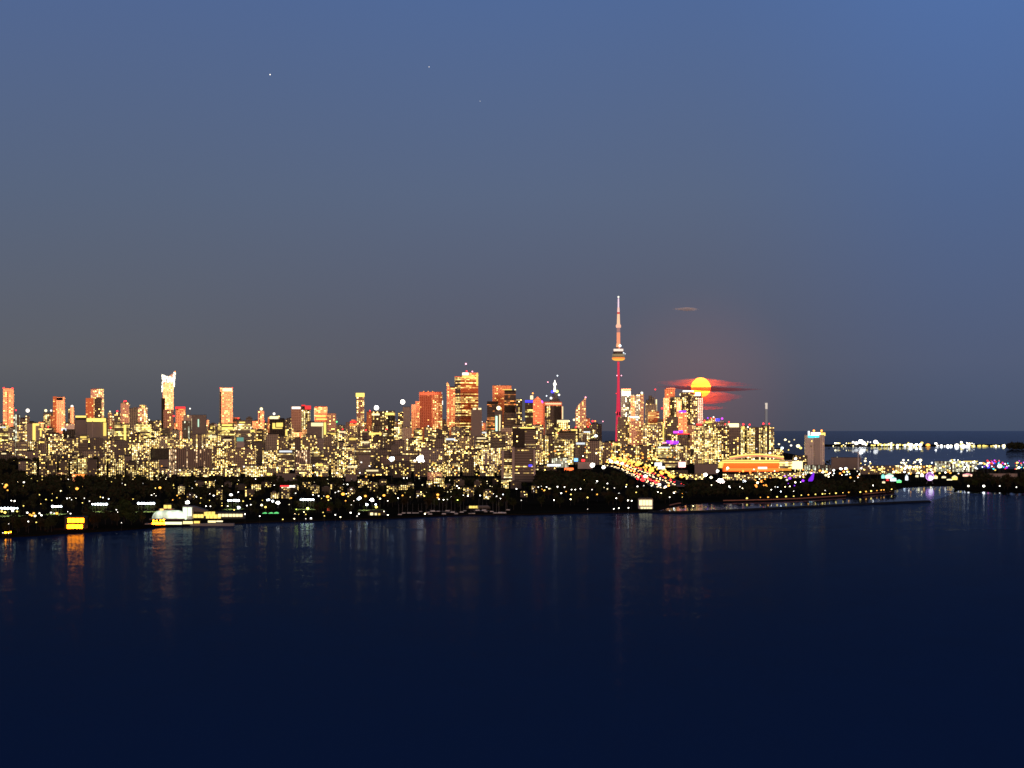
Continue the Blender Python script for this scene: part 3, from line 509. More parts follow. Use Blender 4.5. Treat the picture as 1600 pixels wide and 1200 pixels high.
ROWS = [
 ('rearmost row', 8700, 0, 1212, 651, 664, (9, 17), 'apt aptg dense dense office stripy pink glass pink orangel orangel', 'far blocks on the skyline'),
 ('second row', 7500, 0, 1212, 660, 678, (11, 20), 'apt aptg dense dense sparse office stripy dense glass pink orangel officebright', 'blocks of the second row'),
 ('third row', 6500, 0, 1080, 674, 694, (13, 25), 'apt aptg dense dense sparse office stripy dense apt', 'blocks of the third row'),
 ('fourth row', 5500, 0, 860, 690, 712, (14, 30), 'apt aptg dense sparse office sparse strip', 'blocks of the fourth row'),
 ('front row', 4750, 30, 782, 712, 735, (14, 30), 'apt aptg dense sparse dense house', 'low blocks of the front row'),
]
GAP = [(942, 961, 690), (880, 898, 668), (1209, 1290, 700), (524, 545, 660), (1140, 1212, 668)]
cnt = {}; WOODH = []
for rname, D, xa, xb, ya, yb, (wa, wb), sts, grp in ROWS:
    x = xa - random.uniform(0, 8)
    while x < xb:
        w = random.uniform(wa, wb); yt = random.triangular(ya, yb, yb - (yb - ya) * .35)
        for (g0, g1, gy) in GAP:
            if x + w > g0 and x < g1: yt = max(yt, gy + random.uniform(0, 5))
        if 960 < x < 1130 and D < 6600: yt = max(yt, 697)
        if 240 < x < 400 and D < 5600: yt = max(yt, 726 + random.uniform(0, 10))
        if 770 < x + w and x < 845 and D < 6000: yt = max(yt, 728)
        st = random.choice(sts.split())
        left = x < 232
        if left and D < 6000: st = random.choice(['sparse', 'dark', 'dark', 'house', 'sparse', 'dense']); yt += 7 if D > 5000 else 0
        gapw = random.choice([0, 0, 0, 1, 3]) if D > 5000 else random.choice([0, 2, 5, 9])
        if D < 5000 and left: gapw += random.uniform(6, 20)
        cx = x + w / 2
        mx, mk = min(MARKS, key=lambda q: abs(q[0] - cx)); side = 'left' if cx < mx else 'right'
        cnt.setdefault((rname, mk, side), []).append((abs(cx - mx), x, x + w, yt, D * random.uniform(.975, 1.025), st, grp))
        x += w + gapw
for (rname, mk, side), lst in cnt.items():
    for i, (dd, x0, x1, yt, D, st, grp) in enumerate(sorted(lst)):
        hgt = 'tall' if yt < 662 else ''
        lab = f'{DESC[st]} in the {rname}, {ORD[i]} {side} of the {mk}'
        kw = {}
        if random.random() < .22: kw['bands'] = [(x0 + (x1 - x0) * .1, x0 + (x1 - x0) * random.uniform(.6, .95), yt + 1.2, yt + random.uniform(3, 4.6), random.choice(['yellow*1.3', 'pale*1.1', 'pale*1.0', 'cool*.9', 'yellow*1.0']))]
        if D > 7000 and random.random() < .16: kw['lamps'] = [((x0 + x1) / 2, yt - 2, random.uniform(.8, 1.3), random.choice([Rb, Rb, 'white*3', 'pale*3']))]
        nm = 'house' if st == 'house' else ('office_block' if 'office' in st else 'apartment_block')
        bld(nm, lab, nm.replace('_', ' '), x0, x1, yt, D, st, group=grp, pent=True, dep=min(30, max(14, (x1 - x0) * mpp(D) * .8)), **kw)

hx = 40; hn = 0
while hx < 240:
    w = random.uniform(9, 17); hn += 1
    bld('house', f'lit house on the wooded hillside, {ORD[hn - 1]} from the western edge', 'house', hx, hx + w, random.uniform(711, 724), random.uniform(4330, 4420), 'house', dep=14, pent=True, group='houses on the wooded hillside')
    hx += w + random.uniform(1, 6)
hn = 0
for hx in range(272, 830, 15):
    hn += 1; x0 = hx + random.uniform(0, 6); w = random.uniform(8, 17); D = random.uniform(3150, 3900); zt_ = random.uniform(9, 17); yt = HY + (H - zt_) * F / D
    bld('house', f'small lit house in the dark woods below the {min(MARKS, key=lambda q: abs(q[0] - x0))[1]}', 'house', x0, x0 + w, yt, D, 'house', dep=12, pent=True, group=f'wood houses below the {min(MARKS, key=lambda q: abs(q[0] - x0))[1]}')
    for k in range(4): WOODH.append((x0 + w * k / 3, yt + 5, D - 10))
# ------------------------------------------------------------------ needle tower
D = 8000; px = mpp(D); cx = 966.3
t = thing('observation_tower', 'tall needle tower with red-lit shaft, ringed pod and pale antenna', 'tower', ((cx - 800) * px, D, Z0))
zt = lambda y: H + (HY - y) * px - Z0
def rings(nm, lst, m, n=16):
    q = MB()
    for (y0, y1, r0, r1) in lst: q.cyl(0, 0, zt(y0), zt(y1), r0 * px, r1 * px, n)
    return q.obj(nm, m, t)
q = MB()
q.cyl(0, 0, 0, zt(565), 2.7 * px, 1.75 * px, 6)
for i in range(3):     # three buttress legs that merge into the shaft
    a = math.radians(30 + 120 * i); c, s = math.cos(a), math.sin(a)
    L = lambda d, w: [(c * d - s * w, s * d + c * w), (c * d + s * w, s * d - c * w)]
    o0 = L(6.2 * px, 1.0 * px) + L(0, 1.3 * px)[::-1]; o1 = L(1.9 * px, .5 * px) + L(0, .9 * px)[::-1]
    q.prism(o0, 0, zt(600), 0, 0, 1, o1)
q.obj('shaft', emi((.78, .030, .085), .78, False), t)  # LED light on the concrete is put in as glow of the surface
rings('shaft_collar', [(649, 643.5, 3.0, 3.0)], M_DKSTEEL, 6)
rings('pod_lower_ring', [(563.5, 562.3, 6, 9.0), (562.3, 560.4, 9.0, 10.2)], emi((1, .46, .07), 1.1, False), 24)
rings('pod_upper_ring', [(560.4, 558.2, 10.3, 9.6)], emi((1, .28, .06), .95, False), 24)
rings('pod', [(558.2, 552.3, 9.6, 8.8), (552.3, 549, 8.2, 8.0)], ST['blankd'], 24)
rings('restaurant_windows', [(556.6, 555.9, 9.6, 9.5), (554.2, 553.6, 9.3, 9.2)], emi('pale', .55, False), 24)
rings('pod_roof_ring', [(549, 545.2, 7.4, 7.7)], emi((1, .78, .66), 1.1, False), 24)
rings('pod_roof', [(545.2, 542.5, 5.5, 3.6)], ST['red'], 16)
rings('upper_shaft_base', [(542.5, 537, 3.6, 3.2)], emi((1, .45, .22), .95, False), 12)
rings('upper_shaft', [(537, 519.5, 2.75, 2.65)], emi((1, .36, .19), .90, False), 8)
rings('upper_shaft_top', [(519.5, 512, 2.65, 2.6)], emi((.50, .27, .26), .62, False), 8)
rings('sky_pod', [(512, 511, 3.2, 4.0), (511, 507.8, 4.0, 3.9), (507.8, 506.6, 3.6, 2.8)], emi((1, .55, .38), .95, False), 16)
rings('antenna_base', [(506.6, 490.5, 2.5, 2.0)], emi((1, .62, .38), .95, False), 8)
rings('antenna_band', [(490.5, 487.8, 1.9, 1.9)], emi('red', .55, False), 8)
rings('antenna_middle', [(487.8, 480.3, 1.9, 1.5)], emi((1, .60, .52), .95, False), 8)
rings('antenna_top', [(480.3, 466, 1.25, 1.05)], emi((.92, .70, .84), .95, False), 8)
q = MB(); q.ball(0, 0, zt(464), 1.5 * px); q.obj('tip_light', emi('white', 1.4, False), t)
for (bx, by, c, r) in ((963.6, 587, 'pink*4', .8), (970.5, 587, 'pink*4', .8), (962.6, 615, 'red*2', .8), (962.6, 644.5, 'red*4', .8), (968.7, 540.5, 'cool*4', 1.7), (974.2, 551.5, 'cool*2', .9), (976.5, 553, 'cool*2', .7)):
    q = MB(); q.ball((bx - cx) * px, -9 * px if by > 570 else -5 * px, zt(by), r * px); q.tube(((bx - cx) * px, -9 * px if by > 570 else -5 * px, zt(by)), (0, 0, zt(by + .5)), .4, .4, 4, 1)
    q.obj('beacon', [emc(c), M_POLE], t)

# ------------------------------------------------------------------ stadium
D = 5300; px = mpp(D); cx = 1180
t = thing('stadium', 'orange floodlit stadium stand under a yellow-edged roof', 'stadium', ((cx - 800) * px, D, Z0)); zt = lambda y: H + (HY - y) * px - Z0; lx = lambda x: (x - cx) * px
q = MB(); q.box(lx(1130), lx(1218), 14, 60, 0, zt(719.5), 0); q.obj('upper_stand', ST['darkred'], t)
def rake(y0, y1, yb, yf, m, nm, xa=1130, xb=1217):
    q = MB(); q.face([(lx(xa), yf, zt(y1)), (lx(xb), yf, zt(y1)), (lx(xb), yb, zt(y0)), (lx(xa), yb, zt(y0))]); q.face([(lx(xa), yf, zt(y1)), (lx(xa), yf, 0), (lx(xb), yf, 0), (lx(xb), yf, zt(y1))][::-1]); q.face([(lx(xa), yb, zt(y0)), (lx(xb), yb, zt(y0)), (lx(xb), yb, 0), (lx(xa), yb, 0)]); return q.obj(nm, m, t)
rake(724, 731, 13, -4, emi((1, .13, .015), .95, True), 'lower_stand')
q = MB(); q.box(lx(1129), lx(1226), 2, 12, zt(723.6), zt(718.6)); q.obj('stand_front_lights', emi('yellow', 1.3, False), t)
q = MB(); q.box(lx(1128), lx(1226), .5, 1.6, zt(721.2), zt(720.4)); q.obj('balcony_rail', M_DKSTEEL, t)
arc = [(1140 + i * 8.5, 714.2 - 4.4 * math.sin(math.pi * i / 10)) for i in range(11)]
q = MB()
for (xa, ya), (xb, yb) in zip(arc, arc[1:]): q.face([(lx(xa), 6, zt(ya) - .2), (lx(xb), 6, zt(yb) - .2), (lx(xb), 58, zt(yb + 3)), (lx(xa), 58, zt(ya + 3))]); q.face([(lx(xa), 6, zt(ya + 4)), (lx(xb), 6, zt(yb + 4)), (lx(xb), 6, zt(yb) - .25), (lx(xa), 6, zt(ya) - .25)])
q.obj('roof', ST['pink'], t)
q = MB()
for (xa, ya), (xb, yb) in zip(arc, arc[1:]): q.tube((lx(xa), 4.5, zt(ya)), (lx(xb), 4.5, zt(yb)), 1.5, 1.5, 6)
q.obj('roof_edge_lights', emi('yellow', 1.4, False), t)
q = MB()
for i in range(5): q.tube((lx(1122 + i * 1.6), 0, zt(731)), (lx(1126 + i * 1.2), 0, zt(721)), .8, .8, 5); q.tube((lx(1128 - i * .8), 0, zt(731)), (lx(1122 + i * 1.8), 0, zt(721)), .8, .8, 5)
q.obj('lattice_truss', emi('yellow', 1.2, False), t)
q = MB(); q.box(lx(1218), lx(1238), 0, 14, zt(732.5), zt(719)); q.obj('end_stand', ST['officebright'], t)
q = MB(); q.box(lx(1238), lx(1254), -1, 2, zt(733), zt(720.5)); q.box(lx(1242), lx(1243), 0, 1.5, 0, zt(733)); q.box(lx(1250), lx(1251), 0, 1.5, 0, zt(733)); q.obj('video_screen', [emi('pale', 1.7, True)], t)
q = MB(); q.box(lx(1132), lx(1236), -6, -4.5, zt(735.5), zt(731.6)); q.obj('concourse', emi('amber', .75, False), t)
q = MB(); q.box(lx(1184), lx(1198), -7, -6.2, zt(732.6), zt(729.6)); q.obj('board', emi('cool', 1.8, False), t)

# ------------------------------------------------------------------ wind turbine
D = 5500; px = mpp(D)
t = thing('wind_turbine', 'slender white wind turbine beside the fairground', 'wind turbine', ((1341 - 800) * px, D, Z0)); zt = lambda y: H + (HY - y) * px - Z0
q = MB(); q.cyl(0, 0, 0, zt(707.5), 1.9, 1.1, 10); q.obj('mast', mat('lit_white_steel', (.8, .77, .72), .5), t)
q = MB(); q.box(-1.5, 1.5, -3, 4, zt(707.4), zt(705.8)); q.obj('nacelle', M_WHITE, t)
for a in (28, 148, 268):
    q = MB(); q.tube((0, -3.4, zt(706.6)), (math.sin(math.radians(a)) * -18 * -1, -3.4, zt(706.6) - math.cos(math.radians(a)) * 22), .8, .2, 5); q.obj('blade', M_WHITE, t)

# ------------------------------------------------------------------ moon, clouds, stars
DM = 60000; pm = mpp(DM)
m = bpy.data.materials.new('moon_surface'); m.use_nodes = True; n = m.node_tree.nodes; l = m.node_tree.links; b = n['Principled BSDF']
tcn = n.new('ShaderNodeTexCoord'); sp = n.new('ShaderNodeSeparateXYZ'); l.new(tcn.outputs['Generated'], sp.inputs[0])
rp = n.new('ShaderNodeValToRGB'); rp.color_ramp.elements[0].color = (1, .058, .0016, 1); rp.color_ramp.elements[1].color = (1, .140, .006, 1); l.new(sp.outputs['Z'], rp.inputs[0])  # reddening by the low air is put into the glow colour
nz = n.new('ShaderNodeTexNoise'); nz.inputs['Scale'].default_value = 2.5; l.new(tcn.outputs['Generated'], nz.inputs['Vector'])
ms = n.new('ShaderNodeMath'); ms.operation = 'MULTIPLY_ADD'; l.new(nz.outputs['Fac'], ms.inputs[0]); ms.inputs[1].default_value = 5; ms.inputs[2].default_value = 24.0
b.inputs['Base Color'].default_value = (.2, .2, .2, 1); l.new(rp.outputs[0], b.inputs['Emission Color']); l.new(ms.outputs[0], b.inputs['Emission Strength']); m.cycles.emission_sampling = 'FRONT'
q = MB(); q.ball(0, 0, 0, 15.4 * pm, 0, 64, 32)
o = q.obj('moon', m, None, P(1095, 605.7, DM)); tag(o, 'glowing yellow-orange full moon rising behind thin cloud', 'moon')
for p in o.data.polygons: p.use_smooth = True
def cloud(label, pts, dens, col, aniso, D, thick, nsc=(.0012, .004, .006), group=None, absorb=None):
    # a lens of vapour: pts = (x px, top px, bottom px) along its length
    px = mpp(D); q = MB(); cx = sum(p[0] for p in pts) / len(pts); cyy = sum(p[1] + p[2] for p in pts) / len(pts) / 2; rg = []
    for (x, y0, y1) in pts:
        zc, hz = (cyy - (y0 + y1) / 2) * px, max(.15, (y1 - y0) / 2) * px; ty = thick * min(1, hz / (3 * px) + .15)
        rg.append([((x - cx) * px, ty * math.cos(6.28318 * i / 12), zc + hz * math.sin(6.28318 * i / 12)) for i in range(12)])
    for A, B in zip(rg, rg[1:]):
        for i in range(12): q.face([A[i], A[(i + 1) % 12], B[(i + 1) % 12], B[i]])
    q.face(rg[0][::-1]); q.face(rg[-1])
    mt = bpy.data.materials.new('vapour'); mt.use_nodes = True; n = mt.node_tree.nodes; l = mt.node_tree.links; n.clear()
    ou = n.new('ShaderNodeOutputMaterial'); pv = n.new('ShaderNodeVolumePrincipled'); l.new(pv.outputs[0], ou.inputs['Volume'])
    pv.inputs['Color'].default_value = (*col, 1); pv.inputs['Anisotropy'].default_value = aniso
    if absorb: pv.inputs['Absorption Color'].default_value = (*absorb, 1)
    t = n.new('ShaderNodeTexCoord'); mp = n.new('ShaderNodeMapping'); mp.inputs['Scale'].default_value = nsc; l.new(t.outputs['Object'], mp.inputs[0])
    z = n.new('ShaderNodeTexNoise'); z.inputs['Scale'].default_value = 1; z.inputs['Detail'].default_value = 4; l.new(mp.outputs[0], z.inputs['Vector'])
    r = n.new('ShaderNodeMapRange'); l.new(z.outputs['Fac'], r.inputs['Value']); r.inputs['From Min'].default_value = .3; r.inputs['From Max'].default_value = .68; r.inputs['To Max'].default_value = dens
    # thinner towards both ends
    g = n.new('ShaderNodeSeparateXYZ'); l.new(t.outputs['Generated'], g.inputs[0])
    e = n.new('ShaderNodeMath'); e.operation = 'PINGPONG'; l.new(g.outputs['X'], e.inputs[0]); e.inputs[1].default_value = .5
    e2 = n.new('ShaderNodeMapRange'); e2.interpolation_type = 'SMOOTHSTEP'; l.new(e.outputs[0], e2.inputs['Value']); e2.inputs['From Max'].default_value = .38
    mu = n.new('ShaderNodeMath'); mu.operation = 'MULTIPLY'; l.new(r.outputs[0], mu.inputs[0]); l.new(e2.outputs[0], mu.inputs[1]); l.new(mu.outputs[0], pv.inputs['Density'])
    o = q.obj('cloud', mt, None, P(cx, cyy, D)); tag(o, label, 'cloud', group); return o
CR = (1, .85, 1)
cloud('thin red-lit cloud band across the upper half of the moon', [(1015, 597, 599), (1035, 595, 601), (1055, 593.5, 603), (1072, 592.5, 603.5), (1095, 590, 603.5), (1118, 592.5, 603.5), (1135, 595, 604), (1160, 598, 604), (1185, 600, 603)], .0085, CR, .40, DM - 600, 120, (.0016, .004, .011))
cloud('dark streak of cloud cutting the moon in two', [(1010, 603, 604.5), (1045, 603, 606.3), (1080, 603, 610), (1095, 603.2, 611), (1112, 603.8, 611.8), (1140, 605.5, 611.5), (1175, 607, 610), (1200, 607, 609)], .017, (.62, .42, .50), .2, DM - 900, 150)
cloud('broad red-lit cloud hanging under the moon', [(1060, 612, 618), (1080, 611.5, 626), (1100, 611, 632), (1118, 612, 632), (1135, 613.5, 629), (1148, 616, 624), (1165, 617.5, 621)], .0100, CR, .40, DM - 560, 140, (.0016, .004, .011))
cloud('faint rosy cloud shred low under the moon', [(1080, 636, 637), (1098, 633.5, 640), (1120, 635, 640), (1140, 636, 638)], .0070, CR, .4, DM - 640, 110)
cloud('small lone pale cloud wisp high above the moon', [(1048, 482, 482.8), (1060, 481.3, 484.4), (1072, 480.3, 486.2), (1084, 481.2, 485.4), (1094, 483, 484)], .013, (.86, .93, 1), -.60, 42000, 190, (.003, .008, .012))
for (sx_, sy_, r) in ((422, 116.5, .9), (670.5, 104.5, .5), (750, 158, .35)):
    D = 150000; q = MB(); q.ball(0, 0, 0, r * mpp(D), 0); tag(q.obj('star', emi('white', 2.0, False), None, P(sx_, sy_, D)), {422: 'brightest star, in the upper western sky', 670.5: 'fainter star near the top of the sky', 750: 'faintest star, lowest of the three'}[sx_], 'star')

# ------------------------------------------------------------------ street lamps
_lp = {}
LAMPS = list(WOODH)                         # (px, py, D) of every lamp so trees can be kept off them
def lamp_mesh(col, h, r, st):
    key = (col, h, r, st)
    if key not in _lp:
        q = MB(); q.cyl(0, 0, 0, h, .16, .09, 5, 1); q.tube((0, 0, h), (0, -.9, h + .15), .08, .08, 4, 1); q.ball(0, -.9, h, r, 0, 6, 4, .8)
        _lp[key] = q.mesh('street_lamp', [emi(col, st), M_POLE])
    return _lp[key]
LS = .5
def lamp(px_, py_, col='white', r=.85, st=14.0, h=9.0, D=None, label=None, group=None, z0=Z0, name='street_lamp'):
    if D is None: D = (H - z0 - h) * F / (py_ - HY)
    else: h = max(2.0, H - (py_ - HY) * D / F - z0)
    r *= random.choice((.6, .8, 1, 1, 1.2)); st *= random.choice((.4, .7, 1, 1.6))
    if col in ('amber', 'orange', 'red', 'yellow', 'violet', 'blue', 'magenta') and st < 50: st = min(st, 5.0); r *= 1.12
    rm = round(r * mpp(D), 1); h = round(h, 0)
    o = bpy.data.objects.new(name, lamp_mesh(col, h, rm, round(st * LS, 1))); C.objects.link(o); o.location = ((px_ - 800) / F * D, D, z0)
    tag(o, label or f'{dict(white="white", cool="cool white", amber="amber", yellow="yellow", pale="cream").get(col, col)} street lamp {ZONE(px_, py_)}', name.replace('_', ' '), group or f'{col} lamps {ZONE(px_, py_)}')
    LAMPS.append((px_, py_, D)); return o
def ZONE(x, y):
    for lim, nm in ((140, 'on the westernmost shore'), (240, 'between the boathouse and tennis dome'), (400, 'round the white tennis dome'), (610, 'on the shore by the green arches'), (800, 'above the yacht docks'), (1000, 'among the central shore trees'), (1150, 'near the bright expressway'), (1420, 'below the stadium')):
        if x < lim: return nm
    return 'at the fairground inlet'
A_, Y_, W_, P_, K_ = 'amber', 'yellow', 'white', 'pale', 'cool'
big = [(12, 766, A_), (120.5, 763.5, A_), (250, 762, A_), (455, 778, A_), (512, 776, A_), (571, 775, A_), (594, 779, P_), (600, 774, A_), (629, 774, A_), (684, 773, A_), (10, 758, A_), (8, 761, 'orange')]
big += [(13, 832.5, 'sodium'), (9, 833, 'sodium'), (17, 832, 'sodium'), (245, 814, 'sodium'), (251, 813.5, 'sodium'), (240, 814, 'sodium'), (256, 813, 'sodium')]  # low lamps added where no source shows, to feed the orange water streaks
for x, y, c in big: lamp(x, y, c, 1.9, 20, 14) if y < 800 else lamp(x, y, c, 1.3, 160, D=GD(y + 2.5, 1.6), label='sodium lamp added for the streak at the water edge ' + ZONE(x, y), group='added sodium lamps ' + ZONE(x, y))
lamp(536, 772, A_, 3.2, 12, 15); lamp(37.5, 753.5, W_, 2.6, 5, 14)
small = [(18, 782, W_), (23, 783, W_), (62, 773, Y_), (64, 787, Y_), (37, 790, Y_), (72, 780, Y_), (81, 782, Y_), (82, 771, Y_), (89, 778, Y_), (95, 767, P_), (105, 779, W_), (109, 778, W_), (112, 781, W_), (119, 779, P_), (129, 786, Y_), (132, 778, W_), (140, 783, W_), (157, 777, Y_), (161, 778, W_), (170, 780, K_), (182, 796, W_), (184, 800, W_), (190, 816, W_), (44.5, 815, W_), (14, 819, W_), (208, 780, Y_), (237, 774, W_), (241, 771, W_), (244, 775, W_), (5, 833, W_), (14, 834, W_), (106, 800, W_), (110.5, 803, W_), (57, 816, Y_), (277, 774, A_), (281, 778, A_), (270, 781, A_),
         (297, 773, W_), (304, 773, P_), (307, 776, W_), (314, 778, Y_), (327.5, 782.5, Y_), (313, 786, Y_), (322, 791, W_), (329, 791.5, W_), (328, 772, W_), (334, 774, W_), (347, 786, Y_), (347, 790, Y_), (361, 772, W_), (372.5, 769, W_), (380, 783.5, Y_), (391, 780, Y_), (386, 790, W_), (392, 789, W_), (356, 791, W_), (366, 796.5, Y_), (383, 804, W_), (292, 785, W_), (294, 786.5, W_),
         (410, 782, Y_), (453, 779, Y_), (452, 788, P_), (462, 770, W_), (489, 773.5, W_), (498, 775, W_), (506, 775, W_), (502.5, 779, Y_), (513, 781, Y_), (517, 779, P_), (524, 769, W_), (529, 767.5, W_), (544, 776, Y_), (549, 765, W_), (541, 772, W_), (553, 783, W_), (549, 788.5, W_), (590, 777, P_), (593, 780, Y_), (537, 757, W_), (543, 757, W_), (475, 800, P_), (461, 803, P_), (467, 804, Y_), (478, 803, Y_), (460, 811, P_), (478, 811, W_), (486, 810, W_), (505, 800, Y_), (507, 806, Y_), (524, 804, W_), (548, 801, W_), (561, 802, W_), (558, 807, W_), (532, 808, P_), (406, 806, W_), (442, 811, Y_), (606, 804, P_), (600, 799, P_), (606, 782, W_), (622, 778, W_), (641, 777, P_),
         (631, 747, W_), (636, 747, W_), (655, 747, P_), (660, 758, P_), (671, 756, W_), (653, 774, W_), (658, 772, P_), (663, 775, Y_), (686, 780, W_), (693, 781, W_), (699, 781, W_), (705, 776, W_), (715, 781, 'lime'), (664, 803, P_), (724, 774, W_), (731, 775, W_), (750, 774, W_), (760, 777, W_), (714, 759, W_), (717, 762, P_), (731, 766, W_), (763, 766, W_), (771, 772, W_), (776, 775, W_), (782, 779, W_), (786, 772, K_),
         (807, 764, W_), (820, 773, P_), (819, 768, Y_), (823, 772, Y_), (833, 763, W_), (834, 768, W_), (814.5, 782, W_), (841, 761, W_), (846, 760, W_), (847, 764, A_), (851, 766, Y_), (854, 760.5, W_), (858, 764, P_), (860, 763, P_), (871, 761, W_), (882, 761, W_), (893, 765, W_), (899, 765, W_), (907, 764, W_), (884.5, 768, A_), (892, 772, Y_), (891.5, 780, P_), (877, 771, W_), (865.5, 781, W_), (918, 777, Y_), (925, 765, W_), (944, 762, P_), (949, 764, P_), (960, 762, W_), (979, 757, Y_), (978, 761, W_), (933, 772, A_), (967, 771, W_), (963, 778, W_), (981, 782, W_), (987, 783, W_), (996, 760, W_), (994, 769, Y_), (949, 755, W_), (931, 755, W_), (933, 752, W_), (913, 750, Y_),
         (959, 794.5, W_), (967, 794, W_), (982, 793.5, W_), (918, 795, W_), (1006, 759, W_), (1018, 759, W_), (1028, 769, W_), (1033, 770, P_), (1053, 769.5, W_), (1066, 771, A_), (1066, 776.5, Y_), (1046, 776.5, W_), (1083, 791, P_), (1112, 758, P_), (1139, 760, W_), (1141, 762, W_), (1156, 761, W_), (1160, 763, P_), (1205, 765, W_), (1211, 761, W_), (1215, 761, K_), (1226.5, 761, P_), (1234, 760, P_), (1289, 766, W_), (1364, 759, W_), (1335, 752, W_), (1220, 768, K_), (1240, 767, W_)]
for x, y, c in small: lamp(x, y, c, random.uniform(.75, 1.05), 12, random.uniform(8, 11))
for i in range(60):       # porch and lane lights of the streets under the trees
    x = random.choice([random.uniform(0, 400), random.uniform(400, 780)]); y = random.uniform(742, 764) if x < 560 else random.uniform(748, 770)
    lamp(x, y, random.choice([W_, P_, P_, Y_]), random.uniform(.45, .7), 7, 10, label='faint small lane light in the dark woods', group='lane lights in the woods')

for i in range(80):
    x = random.uniform(850, 1130); y = random.uniform(694, 722)
    lamp(x, y, random.choice([A_, A_, Y_, 'orange', P_, W_]), random.uniform(.8, 1.3), 9, D=random.uniform(5600, 6300), label='amber downtown lamp low between the condo blocks', group='downtown lamps between the condo blocks', name='downtown_lamp')
for i in range(70):
    x = random.uniform(235, 850); y = random.uniform(722, 745)
    lamp(x, y, random.choice([P_, Y_, Y_, W_, A_]), random.uniform(.7, 1.2), 9, D=random.uniform(4150, 4500), label='yellow side-street lamp at the edge of the woods', group='side-street lamps at the edge of the woods', name='side_street_lamp')
# big area floodlights
GL = [0]
def glow(x, y, D, col, watts, rad=4.0):      # the light a lit lamp throws on what stands round it
    li = bpy.data.lights.new('lamp_light', 'POINT'); li.energy = watts; li.color = COL[col] if isinstance(col, str) else col; li.shadow_soft_size = rad
    o = bpy.data.objects.new('lamp_light', li); C.objects.link(o); o.location = P(x, y, D)
for (x, y, D, c, wt) in ((463, 796, 2700, 'lime', 26000), (481, 795, 2700, 'lime', 14000), (588, 792, 2720, 'yellow', 26000), (415, 792, 2720, 'yellow', 16000), (540, 782, 2900, 'amber', 20000), (8, 800, 2460, 'yellow', 20000), (50, 806, 2400, 'amber', 16000), (684, 777, 3000, 'amber', 14000), (850, 766, 3200, 'amber', 14000)):
    lamp(x, y, c, 1.6, 12, D=D, label=f'{dict(lime="lime green", mint="pale green").get(c, c)} spotlight lighting the trees {ZONE(x, y)}', group=f'{c} tree spotlights {ZONE(x, y)}', name='spotlight'); glow(x, y, D - 6, c, wt * .10, 2.5)
def flood(x, y, r, col, st, D, label):
    px = mpp(D); t = thing('floodlight_mast', label, 'floodlight', ((x - 800) * px, D, Z0)); z = H + (HY - y) * px - Z0
    q = MB(); q.cyl(0, 0, 0, z, .5, .3, 6); q.obj('mast', M_POLE, t)
    q = MB(); q.ball(0, -.5 - r * px * .5, z, r * px * .74, 0, 12, 8)
    for k in range(14):      # small glowing balls added round the lamp to imitate its flare
        a = random.uniform(0, 6.28); d = random.uniform(.6, 1.0) * r * px; q.ball(math.cos(a) * d, -.5 - r * px * .5, z + math.sin(a) * d * .8, r * px * random.uniform(.10, .24), 0, 6, 4)
    q.obj('lamp_with_flare', emi(col, st), t)

flood(657, 717, 6.4, 'white', 9, 4300, 'dazzling biggest white floodlight before the financial towers'); flood(648, 720, 2, 'white', 4, 4300, 'small white floodlight beside the dazzling one')
flood(612, 717, 4.2, 'cool', 7, 4400, 'bright cool floodlight left of the dazzling one'); flood(1125, 752, 6.0, (1, .78, .72), 9, 3900, 'pinkish dazzling floodlight under the stadium')
flood(1102, 742, 3.4, 'white', 7, 4500, 'white floodlight left of the pinkish one'); flood(1162, 753, 3.2, 'cool', 6, 4000, 'cool floodlight right of the pinkish one'); flood(1111, 746, 2.2, 'pale', 5, 4400, 'small cream floodlight next to the pinkish one'); flood(1138, 759.5, 2, 'white', 5, 3850, 'low white floodlight beside the tree belt')
flood(1121, 736, 2.6, 'white', 5, 4700, 'white floodlight at the foot of the stadium truss'); flood(1137, 731, 2, 'white', 5, 5000, 'floodlight on the orange stand')
flood(925, 727, 4.4, 'white', 4, 5600, 'wide white light left of the expressway'); flood(943, 730, 3.2, 'white', 5, 5400, 'tall white light just left of the expressway'); flood(864, 727, 2.6, 'cool', 2.2, 5700, 'pale light over the tree belt by the piered slabs')
flood(796, 704.5, 2.6, 'cool', 5, 5600, 'cool light above the twin slab'); flood(931, 681, 2.4, 'cool', 4, 7000, 'small cool light under the beacon blocks'); flood(562, 779, 3.6, 'cool', 7, 2900, 'cool floodlight over the green court'); flood(581.5, 781, 3.4, 'white', 8, 2880, 'white floodlight over the green court')
flood(420, 781.5, 2.8, 'cool', 7, 2850, 'cool floodlight above the green arches'); flood(434.5, 785.5, 3.2, 'white', 8, 2820, 'white floodlight right of the green arches'); flood(426, 783, 2, 'cool', 7, 2840, 'small floodlight between two larger ones'); flood(409, 789, 1.8, 'pale', 6, 2800, 'small cream floodlight left of the arches'); flood(293, 785, 3.3, 'white', 5, 2700, 'white floodlight behind the white hall'); flood(373.5, 793, 2.6, 'cool', 6, 2650, 'cool floodlight right of the clubhouse'); flood(361, 773, 2.2, 'white', 6, 3000, 'white floodlight over the small lit court')
